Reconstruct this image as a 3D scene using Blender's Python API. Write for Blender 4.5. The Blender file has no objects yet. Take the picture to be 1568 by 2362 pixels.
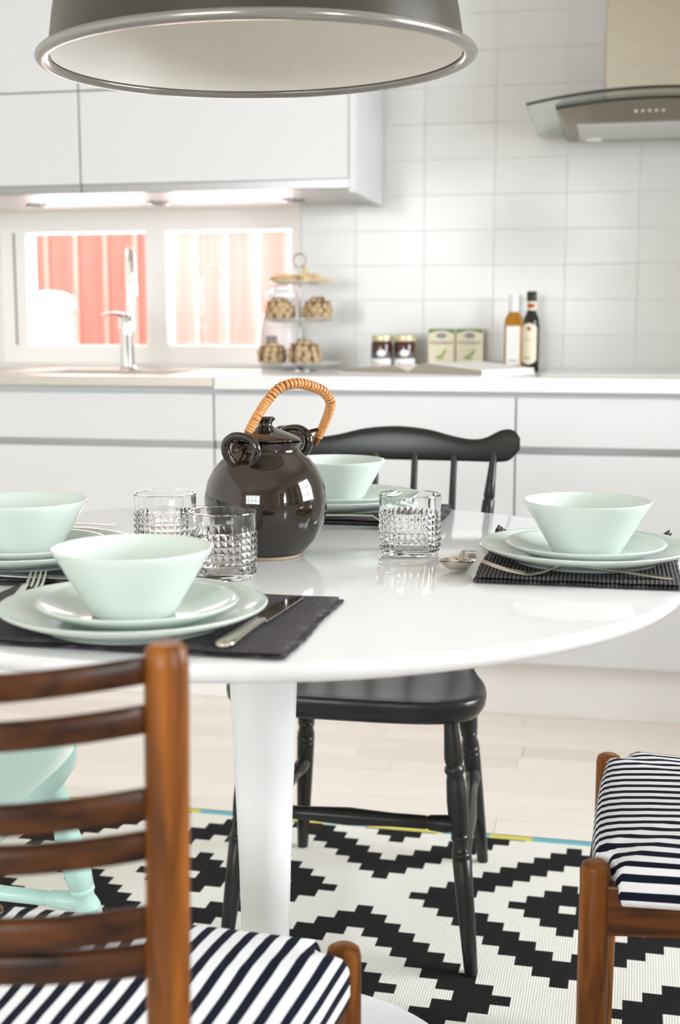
import bpy, bmesh, math, random
from mathutils import Vector, Matrix, Quaternion
random.seed(7)
PI = math.pi
R = math.radians
S = bpy.context.scene
COL = S.collection

# ------------------------------------------------------------------ camera
cam_d = bpy.data.cameras.new('camera')
cam = bpy.data.objects.new('camera', cam_d); COL.objects.link(cam)
cam.location = (0, 0, 1.0274)
cam.rotation_euler = (R(90 - 8.163), 0, R(11.754))
cam_d.sensor_fit = 'VERTICAL'; cam_d.sensor_height = 36; cam_d.sensor_width = 36
cam_d.lens = 3003.9 / 2362 * 36
cam_d.dof.use_dof = True; cam_d.dof.focus_distance = 1.68; cam_d.dof.aperture_fstop = 5.2
cam_d.clip_start = 0.05
S.camera = cam
# ------------------------------------------------------------------ world, light, exposure
W = bpy.data.worlds.new('world'); S.world = W; W.use_nodes = True
bg = W.node_tree.nodes['Background']
bg.inputs[0].default_value = (0.93, 0.96, 1.0, 1); bg.inputs[1].default_value = 2.2
sun_d = bpy.data.lights.new('sun', 'SUN'); sun_d.energy = 9.0; sun_d.angle = R(2); sun_d.color = (1, 0.96, 0.9)
sun = bpy.data.objects.new('sun', sun_d); COL.objects.link(sun)
sun.location = (-4, -6, 9); sun.rotation_euler = Vector((0.35, 0.62, -0.75)).to_track_quat('-Z', 'Y').to_euler()
def area(name, loc, target, sx, sy, power, col=(1, 1, 1)):
    d = bpy.data.lights.new(name, 'AREA'); d.shape = 'RECTANGLE'; d.size = sx; d.size_y = sy; d.energy = power; d.color = col
    o = bpy.data.objects.new(name, d); COL.objects.link(o); o.location = loc
    o.rotation_euler = (Vector(target) - Vector(loc)).to_track_quat('-Z', 'Z').to_euler()
    return o
RX = 1.75                                   # right wall
WIN_R = [(-1.05, -0.05), (1.45, 2.75)]      # windows in the right wall (y ranges)
WIN_Z = (0.72, 2.12)
for (y0, y1), pw in zip(WIN_R, (98, 122)):
    area('daylight_window', (RX + 0.42, (y0 + y1) / 2, 1.55), (0, (y0 + y1) / 2, 0.95), y1 - y0, 1.4, pw, (0.91, 0.96, 1.0))
area('daylight_window', (-1.2, -3.2, 1.6), (-1.2, 0, 0.45), 2.2, 1.5, 118, (0.91, 0.96, 1.0))
area('daylight_window', (-1.455, 4.28, 1.2), (-1.455, 3.0, 1.0), 0.98, 0.42, 9, (1, 0.99, 0.97)).rotation_euler = (R(60), 0, PI)
vs = S.view_settings
vs.view_transform = 'Standard'; vs.look = 'None'; vs.gamma = 1; vs.use_curve_mapping = False
vs.exposure = 0.31
S.cycles.use_denoising = True
S.cycles.max_bounces = 14; S.cycles.transmission_bounces = 14; S.cycles.diffuse_bounces = 6; S.cycles.transparent_max_bounces = 16
S.cycles.sample_clamp_indirect = 8

# ------------------------------------------------------------------ materials
def lin(c):
    return tuple(((v / 255) / 12.92 if v / 255 <= 0.04045 else ((v / 255 + 0.055) / 1.055) ** 2.4) for v in c)
MATS = {}
def mat(name, rgb, rough=0.5, metal=0.0, spec=0.5, coat=0.0, trans=0.0, ior=1.45, noise=None, bump=None, emit=0.0):
    """noise=(scale, strength, stretch) value variation; bump=(scale, strength)"""
    m = bpy.data.materials.new(name); m.use_nodes = True; MATS[name] = m
    nt = m.node_tree; N = nt.nodes; L = nt.links; b = N['Principled BSDF']
    c = lin(rgb) + (1,)
    b.inputs['Base Color'].default_value = c; b.inputs['Roughness'].default_value = rough; b.inputs['Metallic'].default_value = metal
    b.inputs['Specular IOR Level'].default_value = spec; b.inputs['Coat Weight'].default_value = coat; b.inputs['Coat Roughness'].default_value = 0.05
    b.inputs['Transmission Weight'].default_value = trans; b.inputs['IOR'].default_value = ior
    if emit: b.inputs['Emission Color'].default_value = c; b.inputs['Emission Strength'].default_value = emit
    if noise or bump:
        tc = N.new('ShaderNodeTexCoord')
    if noise:
        sc, st, stretch = noise
        mp = N.new('ShaderNodeMapping'); mp.inputs['Scale'].default_value = stretch
        nz = N.new('ShaderNodeTexNoise'); nz.inputs['Scale'].default_value = sc; nz.inputs['Detail'].default_value = 5
        L.new(tc.outputs['Object'], mp.inputs[0]); L.new(mp.outputs[0], nz.inputs['Vector'])
        rp = N.new('ShaderNodeValToRGB'); rp.color_ramp.elements[0].position = 0.3; rp.color_ramp.elements[1].position = 0.7
        rp.color_ramp.elements[0].color = tuple(v * (1 - st) for v in c[:3]) + (1,)
        rp.color_ramp.elements[1].color = tuple(min(1, v * (1 + st)) for v in c[:3]) + (1,)
        L.new(nz.outputs[0], rp.inputs[0]); L.new(rp.outputs[0], b.inputs['Base Color'])
    if bump:
        nz2 = N.new('ShaderNodeTexNoise'); nz2.inputs['Scale'].default_value = bump[0]; nz2.inputs['Detail'].default_value = 3
        bp = N.new('ShaderNodeBump'); bp.inputs['Strength'].default_value = bump[1]; bp.inputs['Distance'].default_value = 0.002
        L.new(tc.outputs['Object'], nz2.inputs['Vector']); L.new(nz2.outputs[0], bp.inputs['Height']); L.new(bp.outputs[0], b.inputs['Normal'])
    return m
ONE = (1, 1, 1)
mat('plaster', (236, 234, 229), 0.85, bump=(60, 0.05))
mat('ceiling_paint', (214, 208, 196), 0.9)
mat('grout', (218, 217, 213), 0.9)
mat('tile', (219, 218, 215), 0.16, spec=0.4)
mat('cabinet_white', (213, 213, 214), 0.35)
mat('counter_white', (226, 226, 226), 0.25)
mat('trim_white', (246, 246, 243), 0.4)
mat('steel', (196, 190, 180), 0.45, 0.85, noise=(40, 0.08, (1, 1, 12)))
mat('hood_steel', (158, 150, 136), 0.36, 1.0, noise=(30, 0.06, (1, 1, 10)))
mat('aluminium', (160, 160, 160), 0.30, 1.0)
mat('plinth_white', (232, 230, 226), 0.4)
mat('chrome', (235, 235, 235), 0.06, 1.0)
mat('silver', (214, 206, 194), 0.16, 1.0, noise=(60, 0.08, ONE))
mat('dark_edge', (38, 34, 26), 0.2)
mat('table_white', (234, 234, 235), 0.07, spec=0.55)
mat('pedestal_white', (250, 250, 251), 0.22)
mat('glaze_mint', (207, 217, 211), 0.10, spec=0.55, bump=(35, 0.02))
mat('cloth', (52, 50, 53), 0.95, spec=0.2)
mat('lamp_dark', (54, 48, 38), 0.38, coat=0.15, noise=(160, 0.12, ONE))
mat('lamp_inside', (238, 235, 228), 0.42, noise=(120, 0.015, ONE))
mat('lamp_rim', (150, 147, 142), 0.22, 0.6)
mat('teapot', (36, 27, 20), 0.055, spec=0.6, coat=0.6)
mat('teapot_foot', (205, 185, 160), 0.6)
mat('rattan', (206, 146, 88), 0.5, noise=(220, 0.22, ONE))
mat('cane', (128, 74, 36), 0.5, noise=(60, 0.2, ONE))
mat('wire', (70, 36, 26), 0.35, 0.2)
mat('black_paint', (34, 32, 31), 0.30, noise=(14, 0.12, ONE))
mat('mint_paint', (196, 230, 220), 0.25)
mat('steel_bowl', (205, 200, 192), 0.5, 0.3)
mat('bulb', (250, 248, 240), 0.2)
mat('amber', (176, 116, 18), 0.08, coat=0.4)
mat('dark_glass', (26, 24, 20), 0.06, coat=0.4)
mat('paper', (248, 247, 244), 0.7)
mat('cream_label', (236, 228, 204), 0.7)
mat('print_grey', (150, 148, 150), 0.7)
mat('print_red', (176, 74, 58), 0.7)
mat('print_pink', (222, 178, 176), 0.7)
mat('print_brown', (120, 108, 84), 0.7)
mat('black_cap', (34, 33, 32), 0.4)
mat('white_cap', (246, 247, 250), 0.35)
mat('jam', (74, 36, 30), 0.12, coat=0.3)
mat('gold_lid', (232, 222, 182), 0.25, 0.5)
mat('label_dark', (96, 96, 100), 0.6)
mat('tin_cream', (226, 216, 190), 0.4)
mat('tin_green', (88, 140, 84), 0.4)
mat('leaf_green', (168, 190, 120), 0.6)
mat('page', (240, 238, 234), 0.8)
mat('page_edge', (170, 162, 150), 0.9)  # greyed page edges, with the shadow along the leaves in the colour
mat('artichoke_heart', (112, 84, 56), 0.85)  # darkened to put the shade between the bracts into its colour
mat('artichoke', (190, 164, 128), 0.8, noise=(70, 0.4, ONE))
mat('dry_pod', (216, 190, 146), 0.75, noise=(50, 0.22, (1, 4, 1)))
mat('frosted', (246, 247, 246), 0.3, trans=0.55)
mat('cap_red', (150, 60, 56), 0.5)
mat('frame_black', (30, 27, 25), 0.4)
mat('picture_paper', (150, 146, 138), 0.7)
mat('ground', (176, 172, 160), 0.95)
mat('barrel', (242, 240, 236), 0.6)
mat('rubber', (40, 40, 40), 0.8)
mat('filter_grey', (214, 214, 210), 0.4, 0.3)

def glass(name, tint=(255, 255, 255), ior=1.47, rough=0.0):
    m = bpy.data.materials.new(name); m.use_nodes = True; MATS[name] = m
    nt = m.node_tree; nt.nodes.remove(nt.nodes['Principled BSDF'])
    g = nt.nodes.new('ShaderNodeBsdfGlass'); g.inputs['Color'].default_value = lin(tint) + (1,); g.inputs['IOR'].default_value = ior; g.inputs['Roughness'].default_value = rough
    nt.links.new(g.outputs[0], nt.nodes['Material Output'].inputs[0]); return m
glass('clear_glass'); glass('canopy_glass', (247, 251, 248))
def pane_mat(name, tint=(1, 1, 1), haze=0.0, streak=False):
    m = bpy.data.materials.new(name); m.use_nodes = True; MATS[name] = m
    nt = m.node_tree; N = nt.nodes; L = nt.links; N.remove(N['Principled BSDF'])
    t = N.new('ShaderNodeBsdfTransparent'); t.inputs[0].default_value = tint + (1,)
    g = N.new('ShaderNodeBsdfGlossy'); g.inputs['Roughness'].default_value = 0.02
    fr = N.new('ShaderNodeFresnel'); fr.inputs[0].default_value = 1.5
    mx = N.new('ShaderNodeMixShader'); L.new(fr.outputs[0], mx.inputs[0]); L.new(t.outputs[0], mx.inputs[1]); L.new(g.outputs[0], mx.inputs[2])
    out = mx
    if haze:
        tr = N.new('ShaderNodeBsdfTranslucent'); tr.inputs[0].default_value = (0.97, 0.96, 0.95, 1)
        m2 = N.new('ShaderNodeMixShader'); m2.inputs[0].default_value = haze
        if streak:
            tc = N.new('ShaderNodeTexCoord'); mp = N.new('ShaderNodeMapping'); mp.inputs['Scale'].default_value = (26, 1, 0.8)
            nz = N.new('ShaderNodeTexNoise'); nz.inputs['Scale'].default_value = 1.0
            mr = N.new('ShaderNodeMapRange'); mr.inputs[1].default_value = 0.3; mr.inputs[2].default_value = 0.7; mr.inputs[3].default_value = haze * 0.65; mr.inputs[4].default_value = min(1, haze * 1.35)
            L.new(tc.outputs['Object'], mp.inputs[0]); L.new(mp.outputs[0], nz.inputs['Vector']); L.new(nz.outputs[0], mr.inputs[0]); L.new(mr.outputs[0], m2.inputs[0])
        L.new(mx.outputs[0], m2.inputs[1]); L.new(tr.outputs[0], m2.inputs[2]); out = m2
    L.new(out.outputs[0], N['Material Output'].inputs[0]); return m
pane_mat('pane'); pane_mat('pane_hazy', haze=0.05, streak=True); pane_mat('hood_glass', (0.80, 0.86, 0.80), haze=0.22)

def milky(name, alpha):
    m = bpy.data.materials.new(name); m.use_nodes = True; MATS[name] = m
    b = m.node_tree.nodes['Principled BSDF']; b.inputs['Base Color'].default_value = (0.93, 0.94, 0.93, 1); b.inputs['Roughness'].default_value = 0.12; b.inputs['Alpha'].default_value = alpha
milky('thin_glass', 0.38)

def wood(name, dark, light, scale, stretch, rough=0.38, coat=0.06):
    m = bpy.data.materials.new(name); m.use_nodes = True; MATS[name] = m
    nt = m.node_tree; N = nt.nodes; L = nt.links; b = N['Principled BSDF']
    tc = N.new('ShaderNodeTexCoord'); mp = N.new('ShaderNodeMapping'); mp.inputs['Scale'].default_value = stretch
    oi = N.new('ShaderNodeObjectInfo'); ad = N.new('ShaderNodeVectorMath'); ad.operation = 'ADD'
    L.new(tc.outputs['Object'], ad.inputs[0]); L.new(oi.outputs['Random'], ad.inputs[1]); L.new(ad.outputs[0], mp.inputs[0])
    nz = N.new('ShaderNodeTexNoise'); nz.inputs['Scale'].default_value = scale; nz.inputs['Detail'].default_value = 6; nz.inputs['Distortion'].default_value = 0.6
    L.new(mp.outputs[0], nz.inputs['Vector'])
    rp = N.new('ShaderNodeValToRGB'); rp.color_ramp.elements[0].position = 0.32; rp.color_ramp.elements[1].position = 0.68
    rp.color_ramp.elements[0].color = lin(dark) + (1,); rp.color_ramp.elements[1].color = lin(light) + (1,)
    L.new(nz.outputs[0], rp.inputs[0]); L.new(rp.outputs[0], b.inputs['Base Color'])
    b.inputs['Roughness'].default_value = rough; b.inputs['Coat Weight'].default_value = coat; b.inputs['Coat Roughness'].default_value = 0.2; b.inputs['Specular IOR Level'].default_value = 0.22
    return m
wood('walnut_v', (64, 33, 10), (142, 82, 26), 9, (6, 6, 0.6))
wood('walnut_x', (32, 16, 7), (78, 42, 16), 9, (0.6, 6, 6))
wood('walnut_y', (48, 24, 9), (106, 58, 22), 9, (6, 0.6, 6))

def floor_mat():
    m = bpy.data.materials.new('oak_floor'); m.use_nodes = True; MATS['oak_floor'] = m
    nt = m.node_tree; N = nt.nodes; L = nt.links; b = N['Principled BSDF']
    tc = N.new('ShaderNodeTexCoord'); geo = N.new('ShaderNodeNewGeometry'); oi = N.new('ShaderNodeObjectInfo')
    ad = N.new('ShaderNodeMath'); ad.operation = 'ADD'; L.new(geo.outputs['Random Per Island'], ad.inputs[0]); L.new(oi.outputs['Random'], ad.inputs[1])
    fr = N.new('ShaderNodeMath'); fr.operation = 'FRACT'; L.new(ad.outputs[0], fr.inputs[0])
    mp = N.new('ShaderNodeMapping'); mp.inputs['Scale'].default_value = (2.5, 40, 1)
    va = N.new('ShaderNodeVectorMath'); va.operation = 'ADD'; L.new(geo.outputs['Position'], va.inputs[0]); L.new(fr.outputs[0], va.inputs[1]); L.new(va.outputs[0], mp.inputs[0])
    nz = N.new('ShaderNodeTexNoise'); nz.inputs['Scale'].default_value = 1.6; nz.inputs['Detail'].default_value = 5; L.new(mp.outputs[0], nz.inputs['Vector'])
    mx = N.new('ShaderNodeMath'); mx.operation = 'MULTIPLY_ADD'; mx.inputs[1].default_value = 0.55; L.new(nz.outputs[0], mx.inputs[0])
    m5 = N.new('ShaderNodeMath'); m5.operation = 'MULTIPLY'; m5.inputs[1].default_value = 0.5; L.new(fr.outputs[0], m5.inputs[0]); L.new(m5.outputs[0], mx.inputs[2])
    rp = N.new('ShaderNodeValToRGB'); rp.color_ramp.elements[0].color = lin((224, 211, 201)) + (1,); rp.color_ramp.elements[1].color = lin((245, 236, 229)) + (1,)
    L.new(mx.outputs[0], rp.inputs[0]); L.new(rp.outputs[0], b.inputs['Base Color']); b.inputs['Roughness'].default_value = 0.42
floor_mat()

def stripe_mat():
    m = bpy.data.materials.new('striped_fabric'); m.use_nodes = True; MATS['striped_fabric'] = m
    nt = m.node_tree; N = nt.nodes; L = nt.links; b = N['Principled BSDF']
    uv = N.new('ShaderNodeUVMap'); sp = N.new('ShaderNodeSeparateXYZ'); L.new(uv.outputs[0], sp.inputs[0])
    nz = N.new('ShaderNodeTexNoise'); nz.inputs['Scale'].default_value = 9; L.new(uv.outputs[0], nz.inputs['Vector'])
    wob = N.new('ShaderNodeMath'); wob.operation = 'MULTIPLY_ADD'; wob.inputs[1].default_value = 0.003; L.new(nz.outputs[0], wob.inputs[0]); L.new(sp.outputs[0], wob.inputs[2])
    dv = N.new('ShaderNodeMath'); dv.operation = 'DIVIDE'; dv.inputs[1].default_value = 0.0218; L.new(wob.outputs[0], dv.inputs[0])
    fr = N.new('ShaderNodeMath'); fr.operation = 'FRACT'; L.new(dv.outputs[0], fr.inputs[0])
    gt = N.new('ShaderNodeMath'); gt.operation = 'GREATER_THAN'; gt.inputs[1].default_value = 0.53; L.new(fr.outputs[0], gt.inputs[0])
    mx = N.new('ShaderNodeMix'); mx.data_type = 'RGBA'; mx.inputs[6].default_value = lin((238, 238, 240)) + (1,); mx.inputs[7].default_value = lin((22, 26, 40)) + (1,)
    L.new(gt.outputs[0], mx.inputs[0]); L.new(mx.outputs[2], b.inputs['Base Color']); b.inputs['Roughness'].default_value = 0.9
    b.inputs['Specular IOR Level'].default_value = 0.15
stripe_mat()

def rib_mat(name, c0, c1, axis, pitch, rough=0.95, strength=0.6):
    m = bpy.data.materials.new(name); m.use_nodes = True; MATS[name] = m
    nt = m.node_tree; N = nt.nodes; L = nt.links; b = N['Principled BSDF']
    tc = N.new('ShaderNodeTexCoord'); sp = N.new('ShaderNodeSeparateXYZ'); L.new(tc.outputs['Object'], sp.inputs[0])
    ml = N.new('ShaderNodeMath'); ml.operation = 'MULTIPLY'; ml.inputs[1].default_value = 2 * PI / pitch; L.new(sp.outputs[axis], ml.inputs[0])
    sn = N.new('ShaderNodeMath'); sn.operation = 'SINE'; L.new(ml.outputs[0], sn.inputs[0])
    nz = N.new('ShaderNodeTexNoise'); nz.inputs['Scale'].default_value = 300; L.new(tc.outputs['Object'], nz.inputs['Vector'])
    ad = N.new('ShaderNodeMath'); ad.operation = 'MULTIPLY_ADD'; ad.inputs[1].default_value = 0.35; L.new(sn.outputs[0], ad.inputs[0]); L.new(nz.outputs[0], ad.inputs[2])
    rp = N.new('ShaderNodeValToRGB'); rp.color_ramp.elements[0].color = lin(c0) + (1,); rp.color_ramp.elements[1].color = lin(c1) + (1,); rp.color_ramp.elements[0].position = 0.2; rp.color_ramp.elements[1].position = 0.9
    L.new(ad.outputs[0], rp.inputs[0]); L.new(rp.outputs[0], b.inputs['Base Color'])
    bp = N.new('ShaderNodeBump'); bp.inputs['Strength'].default_value = strength; bp.inputs['Distance'].default_value = 0.001; L.new(ad.outputs[0], bp.inputs['Height']); L.new(bp.outputs[0], b.inputs['Normal'])
    b.inputs['Roughness'].default_value = rough; b.inputs['Specular IOR Level'].default_value = 0.2
rib_mat('napkin_x', (54, 51, 54), (102, 97, 100), 1, 0.0032)
rib_mat('napkin_ribbed', (38, 36, 38), (112, 107, 106), 0, 0.0048, strength=1.0)
rib_mat('rug_black', (24, 23, 25), (36, 34, 35), 0, 0.0042)
rib_mat('rug_white', (226, 223, 214), (240, 238, 230), 0, 0.0042)
rib_mat('rug_yellow', (206, 196, 92), (222, 212, 110), 0, 0.0042)
rib_mat('rug_teal', (106, 174, 186), (124, 190, 200), 0, 0.0042)
wood('red_boards', (206, 82, 72), (218, 98, 88), 3, (5, 5, 0.5), 0.8, 0.0)
wood('red_battens_lit', (226, 124, 114), (232, 136, 126), 3, (5, 5, 0.5), 0.8, 0.0)  # paler than the boards: light caught on the battens is in the colour

# ------------------------------------------------------------------ mesh helpers
def link(o, parent=None):
    COL.objects.link(o)
    if parent is not None: o.parent = parent
    return o
class MB:
    def __init__(s): s.v = []; s.f = []
    def box(s, x0, x1, y0, y1, z0, z1):
        n = len(s.v)
        s.v += [(x, y, z) for z in (z0, z1) for y in (y0, y1) for x in (x0, x1)]
        s.f += [tuple(n + i for i in q) for q in ((0, 2, 3, 1), (4, 5, 7, 6), (0, 1, 5, 4), (2, 6, 7, 3), (0, 4, 6, 2), (1, 3, 7, 5))]
        return s
    def lathe(s, prof, seg=48, c=(0, 0, 0), close=False):
        """prof [(r,z)...]; r=0 ends become poles"""
        n = len(s.v); rows = []
        for r, z in prof:
            if r <= 1e-6:
                rows.append([len(s.v)]); s.v.append((c[0], c[1], c[2] + z))
            else:
                k = len(s.v); rows.append(list(range(k, k + seg)))
                s.v += [(c[0] + r * math.cos(2 * PI * i / seg), c[1] + r * math.sin(2 * PI * i / seg), c[2] + z) for i in range(seg)]
        pairs = list(zip(rows, rows[1:])) + ([(rows[-1], rows[0])] if close else [])
        for a, b in pairs:
            for i in range(seg):
                j = (i + 1) % seg
                if len(a) == 1 and len(b) == 1: continue
                if len(a) == 1: s.f.append((a[0], b[j], b[i]))
                elif len(b) == 1: s.f.append((a[i], a[j], b[0]))
                else: s.f.append((a[i], a[j], b[j], b[i]))
        return s
    def tube(s, pts, rad, seg=12, cap=True, flat=None):
        pts = [Vector(p) for p in pts]; n = len(pts)
        if not hasattr(rad, '__len__'): rad = [rad] * n
        T = [(pts[min(i + 1, n - 1)] - pts[max(i - 1, 0)]).normalized() for i in range(n)]
        up = Vector((0, 0, 1)) if abs(T[0].z) < 0.9 else Vector((1, 0, 0))
        nrm = (up - T[0] * up.dot(T[0])).normalized(); rows = []
        for i in range(n):
            if i: 
                q = T[i - 1].rotation_difference(T[i]); nrm = (q @ nrm).normalized()
            bi = T[i].cross(nrm); k = len(s.v); rows.append(k)
            for j in range(seg):
                a = 2 * PI * j / seg; fa = flat if flat else 1
                s.v.append(tuple(pts[i] + nrm * (rad[i] * fa * math.sin(a)) + bi * (rad[i] * math.cos(a))))
        for a, b in zip(rows, rows[1:]):
            for j in range(seg):
                k = (j + 1) % seg; s.f.append((a + j, a + k, b + k, b + j))
        if cap:
            s.f.append(tuple(rows[0] + j for j in reversed(range(seg)))); s.f.append(tuple(rows[-1] + j for j in range(seg)))
        return s
    def turned(s, a, b, prof, seg=20):
        a = Vector(a); b = Vector(b)
        return s.tube([a.lerp(b, t) for t, r in prof], [r for t, r in prof], seg)
    def prism(s, poly, y0, y1, axis='y'):
        """poly [(x,z)] extruded along y (or [(x,y)] along z)"""
        n = len(s.v); m = len(poly)
        for t in (y0, y1):
            s.v += [((p[0], t, p[1]) if axis == 'y' else (p[0], p[1], t)) for p in poly]
        s.f.append(tuple(n + i for i in range(m))); s.f.append(tuple(n + m + i for i in reversed(range(m))))
        for i in range(m):
            j = (i + 1) % m; s.f.append((n + i, n + m + i, n + m + j, n + j))
        return s
    def grid(s, fn, nu, nv):
        n = len(s.v)
        for j in range(nv + 1):
            for i in range(nu + 1): s.v.append(tuple(fn(i / nu, j / nv)))
        for j in range(nv):
            for i in range(nu):
                a = n + j * (nu + 1) + i; s.f.append((a, a + 1, a + nu + 2, a + nu + 1))
        return s
    def rings(s, rows, cap0=True, cap1=True):
        ks = []
        for r in rows:
            ks.append((len(s.v), len(r))); s.v += [tuple(p) for p in r]
        for (a, m), (b, _) in zip(ks, ks[1:]):
            for j in range(m):
                k = (j + 1) % m; s.f.append((a + j, a + k, b + k, b + j))
        if cap0: s.f.append(tuple(ks[0][0] + j for j in reversed(range(ks[0][1]))))
        if cap1: s.f.append(tuple(ks[-1][0] + j for j in range(ks[-1][1])))
        return s
    def mesh(s, name, m, smooth=True, bevel=0, ang=35, bseg=2, fix=True):
        me = bpy.data.meshes.new(name); me.from_pydata(s.v, [], s.f)
        if fix or bevel:
            bm = bmesh.new(); bm.from_mesh(me)
            if bevel:
                es = [e for e in bm.edges if len(e.link_faces) == 2 and e.calc_face_angle(0) > R(40)]
                bmesh.ops.bevel(bm, geom=es, offset=bevel, segments=bseg, affect='EDGES', profile=0.5, clamp_overlap=True)
            bmesh.ops.recalc_face_normals(bm, faces=bm.faces)
            bm.to_mesh(me); bm.free()
        if bevel: ang = min(ang, 20)
        if m: me.materials.append(MATS[m])
        if smooth:
            me.shade_smooth(); me.set_sharp_from_angle(angle=R(ang))
        return me
    def obj(s, name, m, parent=None, **k):
        return link(bpy.data.objects.new(name, s.mesh(name, m, **k)), parent)
def tag(o, label, cat, group=None):
    o['label'] = label; o['category'] = cat
    if group: o['group'] = group
    return o
def thing(name, label, cat, loc=(0, 0, 0), rz=0.0, group=None):
    o = bpy.data.objects.new(name, None); COL.objects.link(o); o.location = loc; o.rotation_euler = (0, 0, rz); o.empty_display_size = 0.05
    return tag(o, label, cat, group)
def struct(o): o['kind'] = 'structure'; return o
def inst(o, name, parent, loc=(0, 0, 0), rot=(0, 0, 0), scale=(1, 1, 1)):
    c = bpy.data.objects.new(name, o if isinstance(o, bpy.types.Mesh) else o.data); link(c, parent); c.location = loc; c.rotation_euler = rot; c.scale = scale; return c
def smooth_path(pts, n=6):
    """Catmull-Rom through pts"""
    P = [Vector(p) for p in pts]; P = [P[0] * 2 - P[1]] + P + [P[-1] * 2 - P[-2]]; out = []
    for i in range(1, len(P) - 2):
        for k in range(n):
            t = k / n; a, b, c, d = P[i - 1:i + 3]
            out.append(0.5 * ((2 * b) + (c - a) * t + (2 * a - 5 * b + 4 * c - d) * t * t + (3 * b - a - 3 * c + d) * t ** 3))
    out.append(P[-2]); return out
def text_part(body, size, m, parent, loc, rot=(PI / 2, 0, 0)):
    cu = bpy.data.curves.new('lettering', 'FONT'); cu.body = body; cu.size = size; cu.align_x = 'CENTER'; cu.extrude = 0.0002
    t = bpy.data.objects.new('tmp', cu); COL.objects.link(t); bpy.context.view_layer.update()
    me = bpy.data.meshes.new_from_object(t.evaluated_get(bpy.context.evaluated_depsgraph_get()))
    bpy.data.objects.remove(t); me.materials.clear(); me.materials.append(MATS[m])
    o = link(bpy.data.objects.new('lettering', me), parent); o.location = loc; o.rotation_euler = rot; return o

# ================================================================== THE SETTING
WY = 3.94; YC = 3.342; LX = -2.72; CZ = 2.5; RY = -2.6
# floor with planks
fl = struct(MB().box(LX - 0.1, RX + 0.1, -2.7, WY + 0.1, -0.12, -0.012).obj('floor', 'oak_floor', smooth=False))
pm = MB().box(0, 1, 0, 1, 0, 1).mesh('plank', 'oak_floor', smooth=False)
rest = MB(); pw = 0.082; y = -2.7; row = 0
while y < WY + 0.05:
    x = LX - random.random() * 0.8
    while x < RX + 0.05:
        ln = 0.35 + random.random() * 0.75
        x0, x1 = max(x, LX - 0.05) + 0.0006, min(x + ln, RX + 0.05) - 0.0006
        dz = random.uniform(-0.0004, 0)
        if x1 - x0 > 0.02:
            if y > 1.55 and y < 3.6 and x1 > -2.2 and x0 < 1.5: inst(pm, 'plank', fl, (x0, y + 0.0007, -0.012), scale=(x1 - x0, pw - 0.0014, 0.012 + dz))
            else: rest.box(x0, x1, y + 0.0007, y + pw - 0.0007, -0.012, dz)
        x += ln
    y += pw
rest.obj('planks', 'oak_floor', fl, smooth=False)['kind'] = 'stuff'
struct(MB().box(LX - 0.1, RX + 0.3, -2.8, WY + 0.2, CZ, CZ + 0.15).obj('ceiling', 'ceiling_paint', smooth=False))
# back wall with window opening
WX0, WX1, WZ0, WZ1 = -1.985, -0.945, 0.905, 1.392
wb = MB(); wb.box(LX - 0.1, WX0, WY, WY + 0.26, -0.02, CZ); wb.box(WX1, RX + 0.1, WY, WY + 0.26, -0.02, CZ)
wb.box(WX0, WX1, WY, WY + 0.26, -0.02, WZ0); wb.box(WX0, WX1, WY, WY + 0.26, WZ1, CZ)
wb = struct(wb.obj('wall_back', 'plaster', smooth=False))
tw, th = 0.2085, 0.1025
tm = MB().box(0.0004, tw - 0.0004, -0.0022, 0.0, 0.0004, th - 0.0004).mesh('tile', 'tile', bevel=0.0006)
MB().box(-0.938, RX, WY - 0.002, WY + 0.002, 0.86, CZ).obj('grout', 'grout', wb, smooth=False)
x0 = -0.354 - 3 * tw
for j in range(16):
    for i in range(13):
        x = x0 + i * tw; z = 0.897 + j * th
        if x + tw > RX or z + th > CZ or (x < -0.94): continue
        inst(tm, 'tile', wb, (x, WY - 0.002, z), (random.gauss(0, 0.0018), random.gauss(0, 0.0002), random.gauss(0, 0.0016)))
# left piece of tiling beside the window opening is a narrow cut tile column
cm = MB().box(0.0012, (x0 + tw) - (-0.94) - 0.0004, -0.0022, 0, 0.0004, th - 0.0004).mesh('tile_cut', 'tile', bevel=0.0006)
for j in range(16):
    z = 0.897 + j * th
    if z + th <= CZ and x0 < -0.94: inst(cm, 'tile', wb, (-0.94, WY - 0.002, z))
# other walls
struct(MB().box(LX - 0.12, LX, -2.7, WY, -0.02, CZ).obj('wall_left', 'plaster', smooth=False))
wr = MB(); ys = [-2.7, WIN_R[0][0], WIN_R[0][1], WIN_R[1][0], WIN_R[1][1], WY]
for a, b in ((0, 1), (2, 3), (4, 5)): wr.box(RX, RX + 0.22, ys[a], ys[b], -0.02, CZ)
for a, b in WIN_R:
    wr.box(RX, RX + 0.22, a, b, -0.02, WIN_Z[0]); wr.box(RX, RX + 0.22, a, b, WIN_Z[1], CZ)
struct(wr.obj('wall_right', 'plaster', smooth=False))
wf = MB(); BW = (-2.3, -0.1, 0.75, 2.2)
wf.box(LX - 0.1, BW[0], RY - 0.2, RY, -0.02, CZ); wf.box(BW[1], RX + 0.1, RY - 0.2, RY, -0.02, CZ)
wf.box(BW[0], BW[1], RY - 0.2, RY, -0.02, BW[2]); wf.box(BW[0], BW[1], RY - 0.2, RY, BW[3], CZ)
struct(wf.obj('wall_front', 'plaster', smooth=False))
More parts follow.
